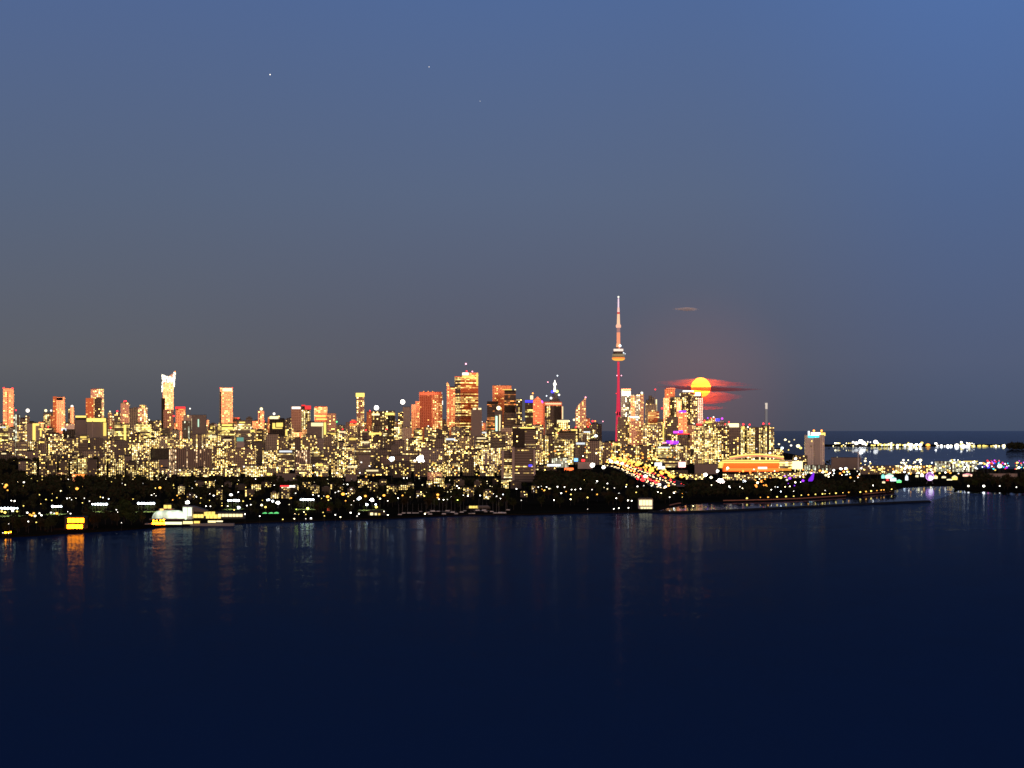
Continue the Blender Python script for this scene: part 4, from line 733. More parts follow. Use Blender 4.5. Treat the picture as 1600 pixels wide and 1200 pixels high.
for (x, y, r, c, D) in ((1236, 696, 3.0, 'white', 6900), (1247, 697, 3.2, 'pale', 6800), (1227, 687, 1.6, 'pale', 7300), (1233, 690, 1.4, 'pale', 7200), (1217, 694, 1.5, 'pale', 7200), (1222, 700, 2, 'cool', 6900), (1216, 709, 1.6, 'yellow', 6300), (1243, 717, 1.8, 'white', 5900), (1251, 700, 1.6, 'yellow', 6800), (1232, 703, 1.6, 'yellow', 6700), (1182, 701, 2.0, 'white', 6600), (1203, 708, 1.8, 'white', 6500), (1241, 687, 1.2, 'pale', 7300)):
    lamp(x, y, c, r, 6, D=D, label='bright yard light left of the ribbed hotel', group='yard lights left of the ribbed hotel', name='yard_light')
tag((lambda q: (q.box(-22, 22, 0, 14, 0, 12), q.obj('depot', ST['dense'], None, ((1221 - 800) * mpp(6400), 6400, Z0)))[1])(MB()), 'low lit depot left of the ribbed hotel', 'depot')

# ------------------------------------------------------------------ west shore buildings and courts
COURTS = []
def court(x0, x1, y, n, D, label, mh=10):
    px = mpp(D); t = thing('sports_court', 'floodlit green court ' + label, 'sports court', ((x0 + x1) / 2 * px - 800 * px, D, Z0)); w = (x1 - x0) * px
    q = MB(); q.box(-w / 2 - 4, w / 2 + 4, -24, 22, 0, .15); q.obj('court_surface', M_GRASSY, t)
    z = H + (HY - y) * px - Z0
    LAMPS.extend((x0 + (x1 - x0) * k / 6, y + 6, D - 5) for k in range(7)); COURTS.append((x0, x1, y, D, z, label))
    for k in (.2, .5, .8): glow(x0 + (x1 - x0) * k, y + 4, D - 3, (.86, 1, .5), 1600, 2.0)
    for i in range(n):
        X = -w / 2 + w * (i + .5) / n
        o = bpy.data.objects.new('floodlight', lamp_mesh('cool', round(z, 0), random.choice((1.1, 1.4, 1.7)), 8)); C.objects.link(o); o.location = ((x0 + x1) / 2 * px - 800 * px + X, D + 2, Z0)
        tag(o, 'court floodlight ' + label, 'floodlight', 'floodlights ' + label); LAMPS.append((800 + (o.location.x) / px, y, D))
court(0, 29, 794, 6, 2560, 'at the westernmost shore'); court(80, 97, 791, 4, 2620, 'above the yellow boathouse'); court(142, 168, 787.5, 6, 2700, 'above the dark tree clump'); court(214, 242, 786, 6, 2700, 'behind the tennis dome'); court(355, 374, 782.5, 5, 2780, 'right of the clubhouse'); court(468, 491, 780.5, 6, 2780, 'before the red-lit store'); court(566, 594, 788, 2, 2750, 'behind the lit yacht clubhouse')
for (x, y, c) in ((43, 801, W_), (47, 804, A_), (53, 802, A_), (55, 806, P_), (62, 802, W_), (65, 805, W_), (80, 801, W_), (85, 802, W_), (89, 802, A_), (3, 799, Y_), (8, 801, W_), (20, 798, W_), (27, 799, Y_)):
    lamp(x, y, c, 1.7, 9, 7, label='bright shoreline lamp left of the yellow boathouse', group='bright lamps left of the boathouse')
def shore_bld(name, label, cat, x0, x1, yt, D, m, dep=16, bands=(), roof=None, sample=True):
    px = mpp(D); cx = (x0 + x1) / 2; t = thing(name, label, cat, ((cx - 800) * px, D, Z0)); zt = lambda y: H + (HY - y) * px - Z0; lx = lambda x: (x - cx) * px
    q = MB(); q.box(lx(x0), lx(x1), 0, dep, -1.2, zt(yt)); q.obj('wall', m, t)
    for (a, b_, y0, y1, c) in bands:
        q = MB(); q.box(lx(a), lx(b_), -.6, -.05, zt(y1), zt(y0)); q.obj('lit_front', emc(c, sample=sample), t)
        w_ = lx(b_) - lx(a); q = MB(); nb = int(w_ / 3.4)
        for i in range(1, nb): X = lx(a) + w_ * i / nb + random.uniform(-.3, .3); q.box(X - .22, X + .22, -.75, -.62, zt(y1), zt(y0))
        if nb > 1: q.obj('mullion_frame', M_DKSTEEL, t)
    if roof:
        q = MB()
        for prof in roof[1:]: q.extrude([(lx(x), zt(y)) for x, y in prof], -1.2, dep + 1, 0, 1, 0)
        q.obj('roof', roof[0], t)
    return t, lx, zt
shore_bld('boathouse', 'two-storey boathouse with long amber windows at the water edge', 'boathouse', 101, 133, 808.5, 2240, M_DKSTEEL, 14, [(106, 131, 809.8, 816.3, (1, .22, .0025)), (105, 129, 820, 828, (1, .20, .002))], (M_DKSTEEL, [(100, 808.5), (134, 808.5), (133, 807), (101, 807)]))
for c in bpy.data.objects['boathouse'].children:
    if c.name.startswith('lit_front'): c.data.materials[0].node_tree.nodes['Principled BSDF'].inputs['Emission Strength'].default_value = 30
t, lx, zt = shore_bld('clubhouse', 'long low clubhouse with yellow windows right of the tennis dome', 'clubhouse', 288, 381, 800.5, 2480, M_DKSTEEL, 18, [(289, 318, 803.6, 809, 'yellow*1.5'), (319, 336, 799.5, 806, 'yellow*1.2'), (322, 345, 804, 810, 'yellow*1.3'), (341, 379, 803, 807.5, 'pale*1.3')], (M_ROOFP, [(286, 790.5), (300, 791), (322, 797.5), (322, 800), (300, 799), (286, 799)]))
shore_bld('hall', 'pale green floodlit hall with a sloping roof beside the tennis dome', 'hall', 285.5, 300, 792, 2470, M_WHITE, 14, [(286, 299.5, 793, 806, (.72, .90, .66))])
D = 2450; px = mpp(D); t = thing('tennis_dome', 'large white air-supported tennis dome glowing from inside', 'dome', ((261 - 800) * px, D + 16, Z0))
q = MB()
for i in range(20):
    for j in range(6):
        def dp(i, j):
            u, v = math.pi * i / 20, math.pi / 2 * j / 6 * 1.0
            ex = (abs(math.cos(u)) ** .7) * math.copysign(1, -math.cos(u))
            return (27 * px * ex * math.cos(v) ** .4, -15 * math.sin(u) * math.cos(v) ** .5, 14.5 * px * math.sin(v))
        q.face([dp(i, j), dp(i + 1, j), dp(i + 1, j + 1), dp(i, j + 1)])
        q.face([tuple(c * (1, -1, 1)[k] for k, c in enumerate(p_)) for p_ in (dp(i, j), dp(i, j + 1), dp(i + 1, j + 1), dp(i + 1, j))])
mt = mat('lit_fabric', (.75, .8, .7), .6); bb = mt.node_tree.nodes['Principled BSDF']; bb.inputs['Emission Color'].default_value = (.78, .95, .66, 1)
nn_ = mt.node_tree.nodes.new('ShaderNodeTexNoise'); nn_.inputs['Scale'].default_value = .09; tt_ = mt.node_tree.nodes.new('ShaderNodeTexCoord'); mt.node_tree.links.new(tt_.outputs['Object'], nn_.inputs['Vector'])
mr_ = mt.node_tree.nodes.new('ShaderNodeMapRange'); mr_.inputs['From Min'].default_value = .35; mr_.inputs['From Max'].default_value = .65; mr_.inputs['To Min'].default_value = .25; mr_.inputs['To Max'].default_value = 1.5
mt.node_tree.links.new(nn_.outputs['Fac'], mr_.inputs['Value']); mt.node_tree.links.new(mr_.outputs[0], bb.inputs['Emission Strength'])
q.obj('fabric_shell', mt, t)
q = MB(); q.box(-27.5 * px, 27.5 * px, -16, -15.3, 0, 1.6); q.obj('base_wall', M_ROOFP, t)
shore_bld('lookout_house', 'small yellow-lit house on an orange roof behind the tennis dome', 'house', 248, 271, 795, 2540, ST['orange'], 10, [(256, 267.5, 788.8, 794.5, 'yellow*1.3')], (M_BARK, [(255, 789), (269, 789), (266, 787), (258, 787)]))
D = 2335; px = mpp(D); t = thing('quay', 'floodlit pale quay wall in front of the tennis dome', 'quay', ((275 - 800) * px, D, Z0 - 1.4)); zt = lambda y: H + (HY - y) * px - Z0 + 1.4; lx = lambda x: (x - 275) * px
q = MB(); q.box(lx(226), lx(365), .5, 8, -.5, zt(818.0)); q.obj('quay_wall', M_CONC, t)
for (a, b_, y0, y1, c) in ((238, 258, 816, 820.5, (1, .22, .004)), (258, 284, 815.5, 820, (.9, .95, .55)), (286, 301, 814.5, 818.5, (.95, .8, .35)), (303, 312, 814.2, 817.5, (1, .62, .12)), (325, 337, 813.5, 816.5, (1, .85, .4)), (338, 348, 813.5, 815.5, (1, .85, .5))):  # lamplight on the quay wall, put in as glowing strips
    q = MB(); q.box(lx(a), lx(b_), -.4, .45, zt(y1), zt(y0)); q.obj('lit_front', emi(c, 40.0 if a == 238 else 1.6, True), t)
D = 2640; px = mpp(D)
for k, (x, y) in enumerate(((413, 805), (422.5, 805), (431, 804.5))):
    q = MB(); q.extrude([((math.cos(a_) * 4.3) * px, math.sin(a_) * 4.2 * px) for a_ in [math.pi * i / 10 for i in range(11)]], 0, 9, 0); o = q.obj('arched_shelter', emi('green', .9, True), None, ((x - 800) * px, D, H + (HY - y) * px))
    tag(o, f'green-lit arched shelter, {["first", "middle", "last"][k]} of three on the shore', 'shelter')
    q = MB(); q.box(-4 * px, 4 * px, .3, 9, Z0 - (H + (HY - y) * px), -.05); s2 = q.obj('wall', M_DKSTEEL, o)
shore_bld('yacht_clubhouse', 'white lit two-bay clubhouse by the docks below the green court', 'clubhouse', 575, 602, 799.5, 2590, M_DKSTEEL, 14, [(578.5, 583, 801, 809, 'pale*1.6'), (585.5, 589, 801.5, 807, 'pale*1.2'), (591, 594, 802, 806, 'yellow*.9')], (M_ROOF, [(574, 799.5), (603, 799.5), (600, 797.5), (577, 797.5)]))
shore_bld('dock_house', 'low dock house with a yellow lit west end and long pale roof', 'house', 728, 766, 791.5, 2790, M_DKSTEEL, 12, [(733, 747, 790.5, 794, 'yellow*1.3'), (729.5, 741, 799, 803, 'pale*.8')], (M_ROOFP, [(744, 793), (766, 793), (762, 790), (747, 790.5)]))
shore_bld('waterfront_pavilion', 'bright cream two-storey pavilion at the tip of the central shore', 'pavilion', 998, 1020, 779.5, 2800, M_WHITE, 14, [(999, 1018.5, 781.5, 789.5, 'pale*1.6'), (1001, 1018.5, 792.3, 796.3, 'pale*1.4')], (M_ROOF, [(997, 779.5), (1021, 779.5), (1018, 777.8), (1000, 777.8)]))
shore_bld('store', 'store with a red neon roofline and white canopy lamps in the woods', 'store', 436, 462, 760, 3350, M_DKSTEEL, 20, [(438, 452, 758.5, 760.5, 'red*3'), (441, 450, 764.5, 766.5, 'red*3'), (440, 452, 761.2, 763.8, 'pale*2.4'), (452, 461, 758.5, 761.5, 'white*2.2')])
shore_bld('kiosk', 'small red-lit kiosk among the trees by the yellow lamp', 'kiosk', 510, 518, 795, 2680, M_DKSTEEL, 6, [(511.5, 516, 792, 797.5, (1, .12, .05))])
for k in range(26):      # boats on the moorings
    if k == 0:
        bt = thing('moored_boat', 'pale sailboat moored along the central docks', 'boat', (0, 0, 0), 'boats moored along the central docks')
        q = MB(); q.prism([(-5, -1.1), (3.4, -1.5), (6, 0), (3.4, 1.5), (-5, 1.1)], -.2, 1.2, 0, 0, 1, [(-5, -1.4), (3.6, -1.8), (6.8, 0), (3.6, 1.8), (-5, 1.4)]); q.obj('hull', M_WHITE, bt)
        q = MB(); q.prism([(-2.6, -1), (1.8, -1), (1.8, 1), (-2.6, 1)], 1.2, 2.1, 0, 0, 1, [(-2.4, -.8), (1.2, -.8), (1.2, .8), (-2.4, .8)]); q.obj('cabin', M_WHITE, bt)
        q = MB(); q.cyl(.8, 0, 1.2, 13, .09, .05, 5); q.tube((.8, 0, 2.6), (-4, 0, 2.6), .08, .06); q.obj('mast', M_STEEL, bt)
    x = 625 + k * 6.8 + random.uniform(-2, 2); yb = random.choice([801, 803.2, 805.5]) - max(0, x - 640) * .018
    D = GD(yb, 0.3); o = bt if k == 0 else dup(bt, (0, 0, 0)); o.location = ((x - 800) / F * D, D - 12, .15); o.rotation_euler.z = random.choice([0, .2, math.pi, 2.9]) ; o.scale = (random.uniform(.9, 1.3),) * 3
for (x0, x1, y) in ((622, 700, 803.5), (690, 740, 801.5), (760, 815, 800.5)):
    D = GD(y, .6); q = MB(); q.box(0, (x1 - x0) * mpp(D), 0, 2.4, .2, .9); tag(q.obj('dock', M_CONC, None, ((x0 - 800) * mpp(D), D - 8, 0)), {622: 'long pale floating dock with the most boats', 690: 'short floating dock left of the dock house', 760: 'floating dock right of the dock house'}[x0], 'dock')

# ------------------------------------------------------------------ expressway, boulevard, cars
def zpt(x, y, z): D = (H - z) * F / (y - HY); return Vector(((x - 800) / F * D, D, z))
def road(name, pts, z, hw):
    c = [zpt(x, y, z) for x, y in pts]; sm = []
    for i in range(len(c) - 1):
        p0, p1, p2, p3 = c[max(0, i - 1)], c[i], c[i + 1], c[min(len(c) - 1, i + 2)]
        for k in range(10):
            t_ = k / 10; sm.append(.5 * ((2 * p1) + (p2 - p0) * t_ + (2 * p0 - 5 * p1 + 4 * p2 - p3) * t_ ** 2 + (3 * p1 - p0 - 3 * p2 + p3) * t_ ** 3))
    sm.append(c[-1]); fl = [(p.x, p.y) for p in sm]
    a, b_ = strip(fl, hw); q = MB()
    for i in range(len(fl) - 1):
        q.face([(*b_[i], z), (*a[i], z), (*a[i + 1], z), (*b_[i + 1], z)], None, 0)
        for e0, e1, s in ((a[i], a[i + 1], 1), (b_[i], b_[i + 1], -1)):
            q.face([(*e0, z + .9), (*e1, z + .9), (*e1, z - 1.6), (*e0, z - 1.6)], None, 1)
    L_ = [0]
    for p, r in zip(fl, fl[1:]): L_.append(L_[-1] + math.dist(p, r))
    kind(q.obj(name, [M_ASPH, M_CONC]), 'structure')
    def at(s, off):
        s = min(max(s, 0), L_[-1] - .01); i = next(k for k in range(len(L_) - 1) if L_[k + 1] >= s); f_ = (s - L_[i]) / max(1e-6, L_[i + 1] - L_[i])
        p, r = Vector(fl[i]), Vector(fl[i + 1]); d = (r - p).normalized(); return p + (r - p) * f_ + Vector((-d.y, d.x)) * off, math.atan2(d.y, d.x)
    return at, L_[-1]
EX, exl = road('expressway', [(1130, 757), (1097, 758), (1066, 758), (1040, 749.5), (1015, 740), (990, 731), (968, 724), (957, 720.3), (968, 717.2), (1010, 713.6), (1058, 709.5)], 8, 17)
BL, bll = road('boulevard', [(1060, 770), (1044, 764), (1022, 755), (1000, 745), (985, 738), (972, 732), (950, 727)], 3, 14)
def car_mesh(col, front):
    q = MB(); q.prism([(-2.3, -.9), (2.3, -.9), (2.3, .9), (-2.3, .9)], .35, .95, 0, 0, 1, [(-2.25, -.85), (2.2, -.85), (2.2, .85), (-2.25, .85)])
    q.prism([(-1.7, -.8), (1.1, -.8), (1.1, .8), (-1.7, .8)], .95, 1.5, 1, 0, 1, [(-1.1, -.65), (.4, -.65), (.4, .65), (-1.1, .65)])
    for wx in (-1.4, 1.4):
        for wy in (-.85, .85): q.ball(wx, wy, .33, .33, 1, 6, 4)
    for s in (-.62, .62):
        q.ball(2.35, s, .75, .62 if front else .25, 2, 6, 4); q.ball(-2.35, s, .8, .25 if front else .6, 3, 6, 4)
    return q.mesh('car', [col, M_DKSTEEL, emi((1, .72, .36), 5 if front else 3), emi('red', 4 if front else 12)])
CARS = [mat('silver_paint', (.5, .5, .52), .3, .6), mat('dark_paint', (.03, .03, .04), .3), mat('white_car_paint', (.7, .7, .7), .3)]
_ca = [car_mesh(c, True) for c in CARS]; _cb = [car_mesh(c, False) for c in CARS]
def cars(at, ln, z, n, offs, toward, lab, grp, s0=0, s1=1, sgn=1):
    for i in range(n):
        s = ln * (s0 + (s1 - s0) * (i + random.random() * .8) / n); p, yaw = at(s, random.choice(offs))
        o = bpy.data.objects.new('car', random.choice(_ca if toward else _cb)); C.objects.link(o); o.location = (p.x, p.y, z); o.rotation_euler.z = yaw + (math.pi if toward else 0); tag(o, lab, 'car', grp)
cars(EX, exl, 8.02, 120, (3, 6, 9, 12), True, 'car with white headlights coming down the expressway', 'oncoming expressway cars')
cars(EX, exl, 8.02, 50, (-3, -7, -11), False, 'car with red tail lights going up the expressway', 'departing expressway cars')
cars(BL, bll, 3.02, 70, (2, 5, 8, 11), True, 'car with white headlights coming along the boulevard', 'oncoming boulevard cars')
cars(BL, bll, 3.02, 30, (-2, -5, -8), False, 'car with red brake lights waiting on the boulevard', 'queueing boulevard cars', .22, .55)
def road_lamps(at, ln, z, n, off, col, r, st, lab, grp, s0=0.0, s1=1.0, h=11):
    for i in range(n):
        p, yaw = at(ln * (s0 + (s1 - s0) * (i + random.random()) / n), off + random.uniform(-2, 2))
        o = bpy.data.objects.new('road_lamp', lamp_mesh(col, h, round(r * random.choice((.8, 1.1, 1.5)) * mpp(p.y), 1), st)); C.objects.link(o); o.location = (p.x, p.y, z); tag(o, lab, 'road lamp', grp)
        LAMPS.append((800 + p.x / p.y * F, HY + (H - z - h) / p.y * F, p.y))
for off, c, wh in ((16, 'amber', 'near parapet'), (-16, 'yellow', 'far parapet'), (1, 'amber', 'median')):
    for k in range(3):
        road_lamps(EX, exl, 8, 20, off + random.uniform(-2, 2), c, random.choice((1.0, 1.5, 2.0)), random.choice((2.0, 2.6, 3.4)), f'{dict(amber="amber", yellow="yellow", pale="cream")[c]} lamp on the expressway {wh}', f'expressway lamps, {wh}', .02 * k, 1 - .02 * (2 - k), random.choice((9, 11, 14)))
road_lamps(BL, bll, 3, 18, 13, 'orange', 1.0, 9, 'orange lamp beside the boulevard', 'orange boulevard lamps')
for i in range(56):
    x = random.uniform(948, 1058); y = 709 + max(0, (985 - x)) * .18 + random.uniform(0, 9)
    lamp(x, y, random.choice([W_, P_, A_, 'orange', Y_, A_]), random.choice([1.0, 1.4, 2.0]), 6, D=random.uniform(6300, 7000), label='hot bright lamp where the expressway meets downtown', group='lamps where the expressway meets downtown', name='interchange_lamp')
for (x, y, r, c, D, lb) in ((955, 721, 3.0, 'white', 6300, 'white glare at the head of the expressway'), (990, 733, 2.4, 'amber', 5300, 'uppermost amber glare on the expressway'), (1017, 743, 2.6, 'amber', 4700, 'middle amber glare on the expressway'), (1044, 752, 2.6, 'amber', 4100, 'lower amber glare on the expressway'), (1074, 758, 2.4, 'amber', 3850, 'amber glare at the expressway curve'), (1092, 757.5, 2.0, 'orange', 3850, 'orange glare past the expressway curve'), (1022, 715, 2.2, 'white', 7000, 'white glare on the downtown leg of the expressway'), (1190, 752, 2.4, 'orange', 3950, 'orange glare in the trees under the stadium')):  # glowing balls on masts, added to imitate the blown-out glare here
    flood(x, y, r, c, 3.0, D, lb)
flood(1008, 744, 3.0, 'white', 5, 4150, 'white glare above the red tail-light glow'); flood(1030, 757, 2.6, 'white', 5, 3850, 'white glare half way down the boulevard'); flood(1040, 761.5, 2.8, 'white', 5, 3750, 'white glare near the lower end of the boulevard'); flood(963, 722, 3.6, 'pale', 4, 6200, 'cream glare where the expressway bends'); flood(972, 724, 2.6, 'white', 5, 6000, 'white glare just past the expressway bend'); flood(980, 727.5, 2.2, 'pale', 4, 5700, 'small cream glare on the expressway'); flood(1004, 749.5, 3.6, 'red', 3, 4100, 'added red tail-light glow over the boulevard'); flood(996, 748, 2.2, 'red', 3, 4200, 'smaller added red tail-light glow above the boulevard')  # more glow balls, added for white glare and the red glow of tail lights
def billboard(x0, x1, y0, y1, col, D, label, frame=M_DKSTEEL):
    px = mpp(D); cx = (x0 + x1) / 2; t = thing('billboard', label, 'billboard', ((cx - 800) * px, D, Z0)); zt = lambda y: H + (HY - y) * px - Z0; w = (x1 - x0) / 2 * px
    q = MB(); q.box(-w - .8, w + .8, 0, 1.6, zt(y1) - .8, zt(y0) + .8); q.obj('frame', frame, t)
    q = MB(); q.box(-w, w, -.25, -.02, zt(y1), zt(y0)); q.obj('screen', emi(col, 2.2, True), t)
    q = MB(); q.cyl(0, .8, 0, zt(y1) - .8, .7, .7, 8); q.obj('post', M_POLE, t)
billboard(1060.5, 1071, 722, 730, 'white', 5200, 'white glowing billboard in a red frame right of the expressway', emi('red', .8, False))
billboard(1023, 1034, 723, 728, 'cool', 5300, 'upper white billboard over the expressway bend'); billboard(1028, 1039, 728.5, 733, 'white', 5200, 'lower white billboard over the expressway bend')
billboard(897, 903, 716, 721, (.2, .5, 1), 6000, 'small blue billboard left of the expressway'); billboard(908.5, 914, 717.5, 721, 'red', 6000, 'small red billboard left of the expressway'); billboard(855, 876, 725.5, 728.5, 'cool', 5200, 'long pale sign above the tree belt'); billboard(882, 896, 731, 735.5, (1, .16, .04), 5000, 'orange-red sign at the edge of the tree belt')
for (x0, x1, yt, D, st_) in ((862, 888, 716, 5900, 'pale'), (903, 926, 722, 5700, 'blank'), (1040, 1062, 718, 5900, 'office'), (1086, 1122, 725, 5000, 'blankd'), (1045, 1075, 735, 4700, 'sparse'), (1072, 1100, 741, 4450, 'dense'), (1130, 1180, 741, 4400, 'dense'), (1180, 1258, 738, 4600, 'dense'), (1258, 1300, 727, 5100, 'pale'), (1240, 1262, 712, 6000, 'dense')):
    bld('hall', {862: 'pale lit hall over the tree belt', 903: 'plain hall left of the expressway bend', 1040: 'band-windowed hall behind the white billboards', 1086: 'wide dark hall left of the stadium', 1045: 'dim hall inside the expressway bend', 1072: 'lit hall at the expressway curve', 1130: 'lit hall under the orange stand', 1180: 'long lit hall in front of the stadium', 1258: 'pale lit hall at the foot of the hotel', 1240: 'lit hall left of the hotel foot'}[x0], 'hall', x0, x1, yt, D, st_, dep=20)

# ------------------------------------------------------------------ promenade lamps and fairground
def inner_D(x):
    for (xa, ya), (xb, yb) in zip(INNER, INNER[1:]):
        if xa <= x <= xb and xb > xa: return GD(ya + (yb - ya) * (x - xa) / (xb - xa), 1.6)
    return 3400
for (x, y) in ((1167, 778), (1188, 777.5), (1200, 777), (1214, 776), (1228, 775.5), (1240, 775), (1252, 774), (1263, 773.5), (1274, 772.8), (1285, 772), (1289, 772), (1296, 771.5), (1306, 770.5), (1317, 770), (1326, 769.5), (1344, 768.5), (1353, 767.5), (1361, 767.2), (1370, 766), (1377, 766), (1381, 765), (1388, 764.5), (1393, 764)):
    lamp(x, y, 'yellow' if random.random() < .6 else 'amber', 1.15, 15, D=inner_D(x) + 8, label='short amber promenade lamp along the channel', group='promenade lamps along the channel', name='promenade_lamp')
for (xa, xb) in ((1046, 1066), (1130, 1322), (1348, 1396)):
    q = MB(); st_ = [(x, inner_D(x) + 6) for x in range(xa, xb + 1, 6)]
    for (x0, d0), (x1, d1) in zip(st_, st_[1:]):
        A = lambda x, d, z: ((x - 800) / F * d, d, z)
        q.face([A(x0, d0, 1.5), A(x1, d1, 1.5), A(x1, d1, 2.7), A(x0, d0, 2.7)]); q.face([A(x0, d0, 2.7), A(x1, d1, 2.7), A(x1, d1 + 2, 2.7), A(x0, d0 + 2, 2.7)])
    tag(q.obj('promenade_wall', mat('lamp_reddened_concrete', (.55, .25, .16), .8)), {1046: 'short lit stretch of promenade wall near the channel mouth', 1130: 'long promenade wall reddened by the lamp row', 1348: 'end stretch of lamp-reddened promenade wall by the inlet'}[xa], 'wall')  # reddish lamplight on the concrete is put into the wall colour
q = MB(); q.face([g(1490, 763) + (.02,), g(1640, 768) + (.02,), g(1640, 775) + (.02,), g(1490, 768) + (.02,)]); kind(q.obj('cove_water', M_CALM), 'structure')
for i, (x, y) in enumerate(((1513, 759.3), (1537, 759.3), (1562, 759), (1588, 761))): lamp(x, y, 'white', 1.5 if i < 3 else .9, 14, D=3780, label=f'white lamp on the dark wooded point, {ORD[i]} from the inlet')
def fair(name, x, y, w, h, D, col, label, roofcol=None, group=None, st=1.6):
    px = mpp(D); t = thing(name, label, name.replace('_', ' '), ((x - 800) * px, D, Z0), group); zb = max(.3, H + (HY - y - h / 2) * px - Z0); a = w * px / 2; hh = h * px
    LAMPS.extend((x + w * k, y + h * .4, D) for k in (-.5, -.2, .2, .5)); q = MB()
    for sx_ in (-1, 1):
        for sy in (0, 4): q.cyl(sx_ * a * .9, sy, 0, zb, .2, .2, 4)
    q.obj('frame', M_POLE, t)
    q = MB(); q.box(-a, a, 0, 4, zb, zb + hh * .6); q.obj('lit_front', emi(col, st, True), t)
    q = MB(); q.prism([(-a * 1.1, -.4), (a * 1.1, -.4), (a * 1.1, 4.4), (-a * 1.1, 4.4)], zb + hh * .6, zb + hh, 0, 0, 1, [(-a * .15, 1.8), (a * .15, 1.8), (a * .15, 2.2), (-a * .15, 2.2)]); q.obj('tent_roof', emi(roofcol, .9, False) if roofcol else M_WHITE, t)
G = 'tents of the fairground'
for (x, y, w, h, c, rc, lb) in ((1380, 744, 5, 7, 'teal', 'teal', 'teal-lit tent at the west end of the fairground'), (1390, 744, 12, 8, 'white', 'mint', 'big white glowing tent beside the teal tent'), (1396, 750, 9, 7, 'cool', 'teal', 'white tent with a teal roof near the inlet'), (1387, 749.5, 3.5, 3.5, 'red', None, 'small red tent before the white tents'), (1405, 753, 7, 5, 'green', 'teal', 'green glowing tent at the water'), (1381, 754, 4, 4, 'pale', None, 'cream tent at the tree edge'), (1417, 748, 4, 9, 'cool', 'cool', 'tall white glowing tent at the inlet'), (1441, 742, 5, 6, 'white', 'white', 'round white tent left of the purple wheel'), (1433, 743, 4, 5, 'pale', None, 'cream tent left of the round white tent'), (1462, 745, 6, 6, 'pale', 'yellow', 'cream tent right of the purple wheel'), (1492, 747, 8, 7, 'yellow', 'pale', 'yellow tent at the far side of the inlet'), (1484, 749, 8, 3, 'pale', None, 'low cream stall before the yellow tent'), (1475, 745, 6, 4, 'pale', None, 'cream stall between wheel and yellow tent'), (1512, 742, 14, 5, (1, .6, .42), 'pink', 'rosy low hall above the dark point')):
    fair('tent', x, y, w, h, 3900 + (760 - y) * 40, c, lb, rc)
D = 4100; px = mpp(D); LAMPS.extend(((1448, 750, D), (1453, 752, D), (1458, 750, D), (1260, 750, D), (1266, 752, D))); t = thing('ferris_wheel', 'round purple and white lit wheel beside the inlet', 'ferris wheel', ((1453 - 800) * px, D, Z0)); zc = H + (HY - 744.5) * px - Z0
q = MB()
for i in range(20):
    a0, a1 = 6.28318 * i / 20, 6.28318 * (i + 1) / 20; R_ = 6.2 * px
    q.tube((R_ * math.cos(a0), 0, zc + R_ * math.sin(a0)), (R_ * math.cos(a1), 0, zc + R_ * math.sin(a1)), .45, .45, 5)
    q.tube((0, 0, zc), (R_ * math.cos(a0), 0, zc + R_ * math.sin(a0)), .25, .25, 4)
q.obj('wheel_rim', emi((.75, .35, 1), 1.8, True), t)
q = MB(); q.cyl(0, -1, zc - .1, zc + .1, 0.01, 0.01, 3); q.ball(1.2 * px, -1.2, zc - 2.5 * px, 3.6 * px, 0, 12, 8); q.obj('hub_light', emi((1, .86, .95), 2.0, True), t)
q = MB()
for s in (-1, 1): q.tube((s * 6, 1.5, 0), (0, 1.5, zc), .4, .4)
q.obj('support_leg', M_STEEL, t)
LB = 'bulb-lit midway lamp beyond the inlet'; random.seed(5)
def midway(n, xa, xb, ya, yb, cols, lab, r=(.8, 1.5), st=10, D0=4200, D1=5400, seed=0):
    for i in range(n):
        x = random.uniform(xa, xb); y = random.uniform(ya, yb); D = D0 + (D1 - D0) * (yb - y) / max(1, yb - ya)
        lamp(x, y, random.choice(cols), random.choice([r[0], (r[0] + r[1]) / 2, r[1]]), st, D=D, label=lab, group=lab + 's', name='midway_lamp')
midway(26, 1406, 1440, 718, 731, (W_, P_, P_, Y_, W_), 'white midway lamp behind the inlet tents', (1.2, 2.0), 9, 5000, 5500)
midway(46, 1395, 1500, 723, 741, (W_, P_, Y_, P_, K_, A_), 'mixed midway lamp above the purple wheel', (.8, 1.6))
midway(34, 1480, 1535, 718, 733, (W_, P_, Y_, K_), 'cream midway lamp right of the wheel', (.8, 1.5))
midway(44, 1534, 1602, 723, 735, (Y_, 'blue', K_, W_, 'yellow', 'red', 'cyan', P_, 'violet', W_), 'coloured bulb lamp at the eastern midway', (.9, 1.7), 6)
midway(22, 1536, 1602, 719, 725, ('red', 'red', 'red', 'magenta', 'orange'), 'red bulb lamp over the eastern midway', (1.0, 1.7), 5)
midway(34, 1288, 1345, 730, 747, (W_, W_, P_, A_, 'orange', K_, Y_), 'fair lamp between hotel and turbine', (.9, 1.9), 9)
midway(26, 1255, 1300, 730, 742, (P_, Y_, W_, A_), 'fair lamp at the foot of the hotel', (.8, 1.4), 8)
midway(16, 1345, 1378, 716, 735, (P_, Y_, W_), 'cream lamp right of the wind turbine', (.8, 1.6), 7)
midway(30, 1135, 1255, 732, 747, (Y_, P_, W_, A_, 'orange'), 'yellow lamp in front of the stadium', (.9, 1.7), 9)
midway(12, 1178, 1200, 745, 760, ('orange', A_, A_, P_), 'orange lamp in the trees under the stadium', (.9, 1.6), 9, 3700, 4100)
midway(12, 1222, 1256, 742, 760, ('violet', 'violet', W_, 'magenta', A_), 'violet lamp in the trees under the video screen', (.9, 2.0), 5, 3700, 4200)
lamp(1562, 728, 'white', 3.4, 6, D=4700, label='largest white lamp of the eastern midway', name='midway_lamp')
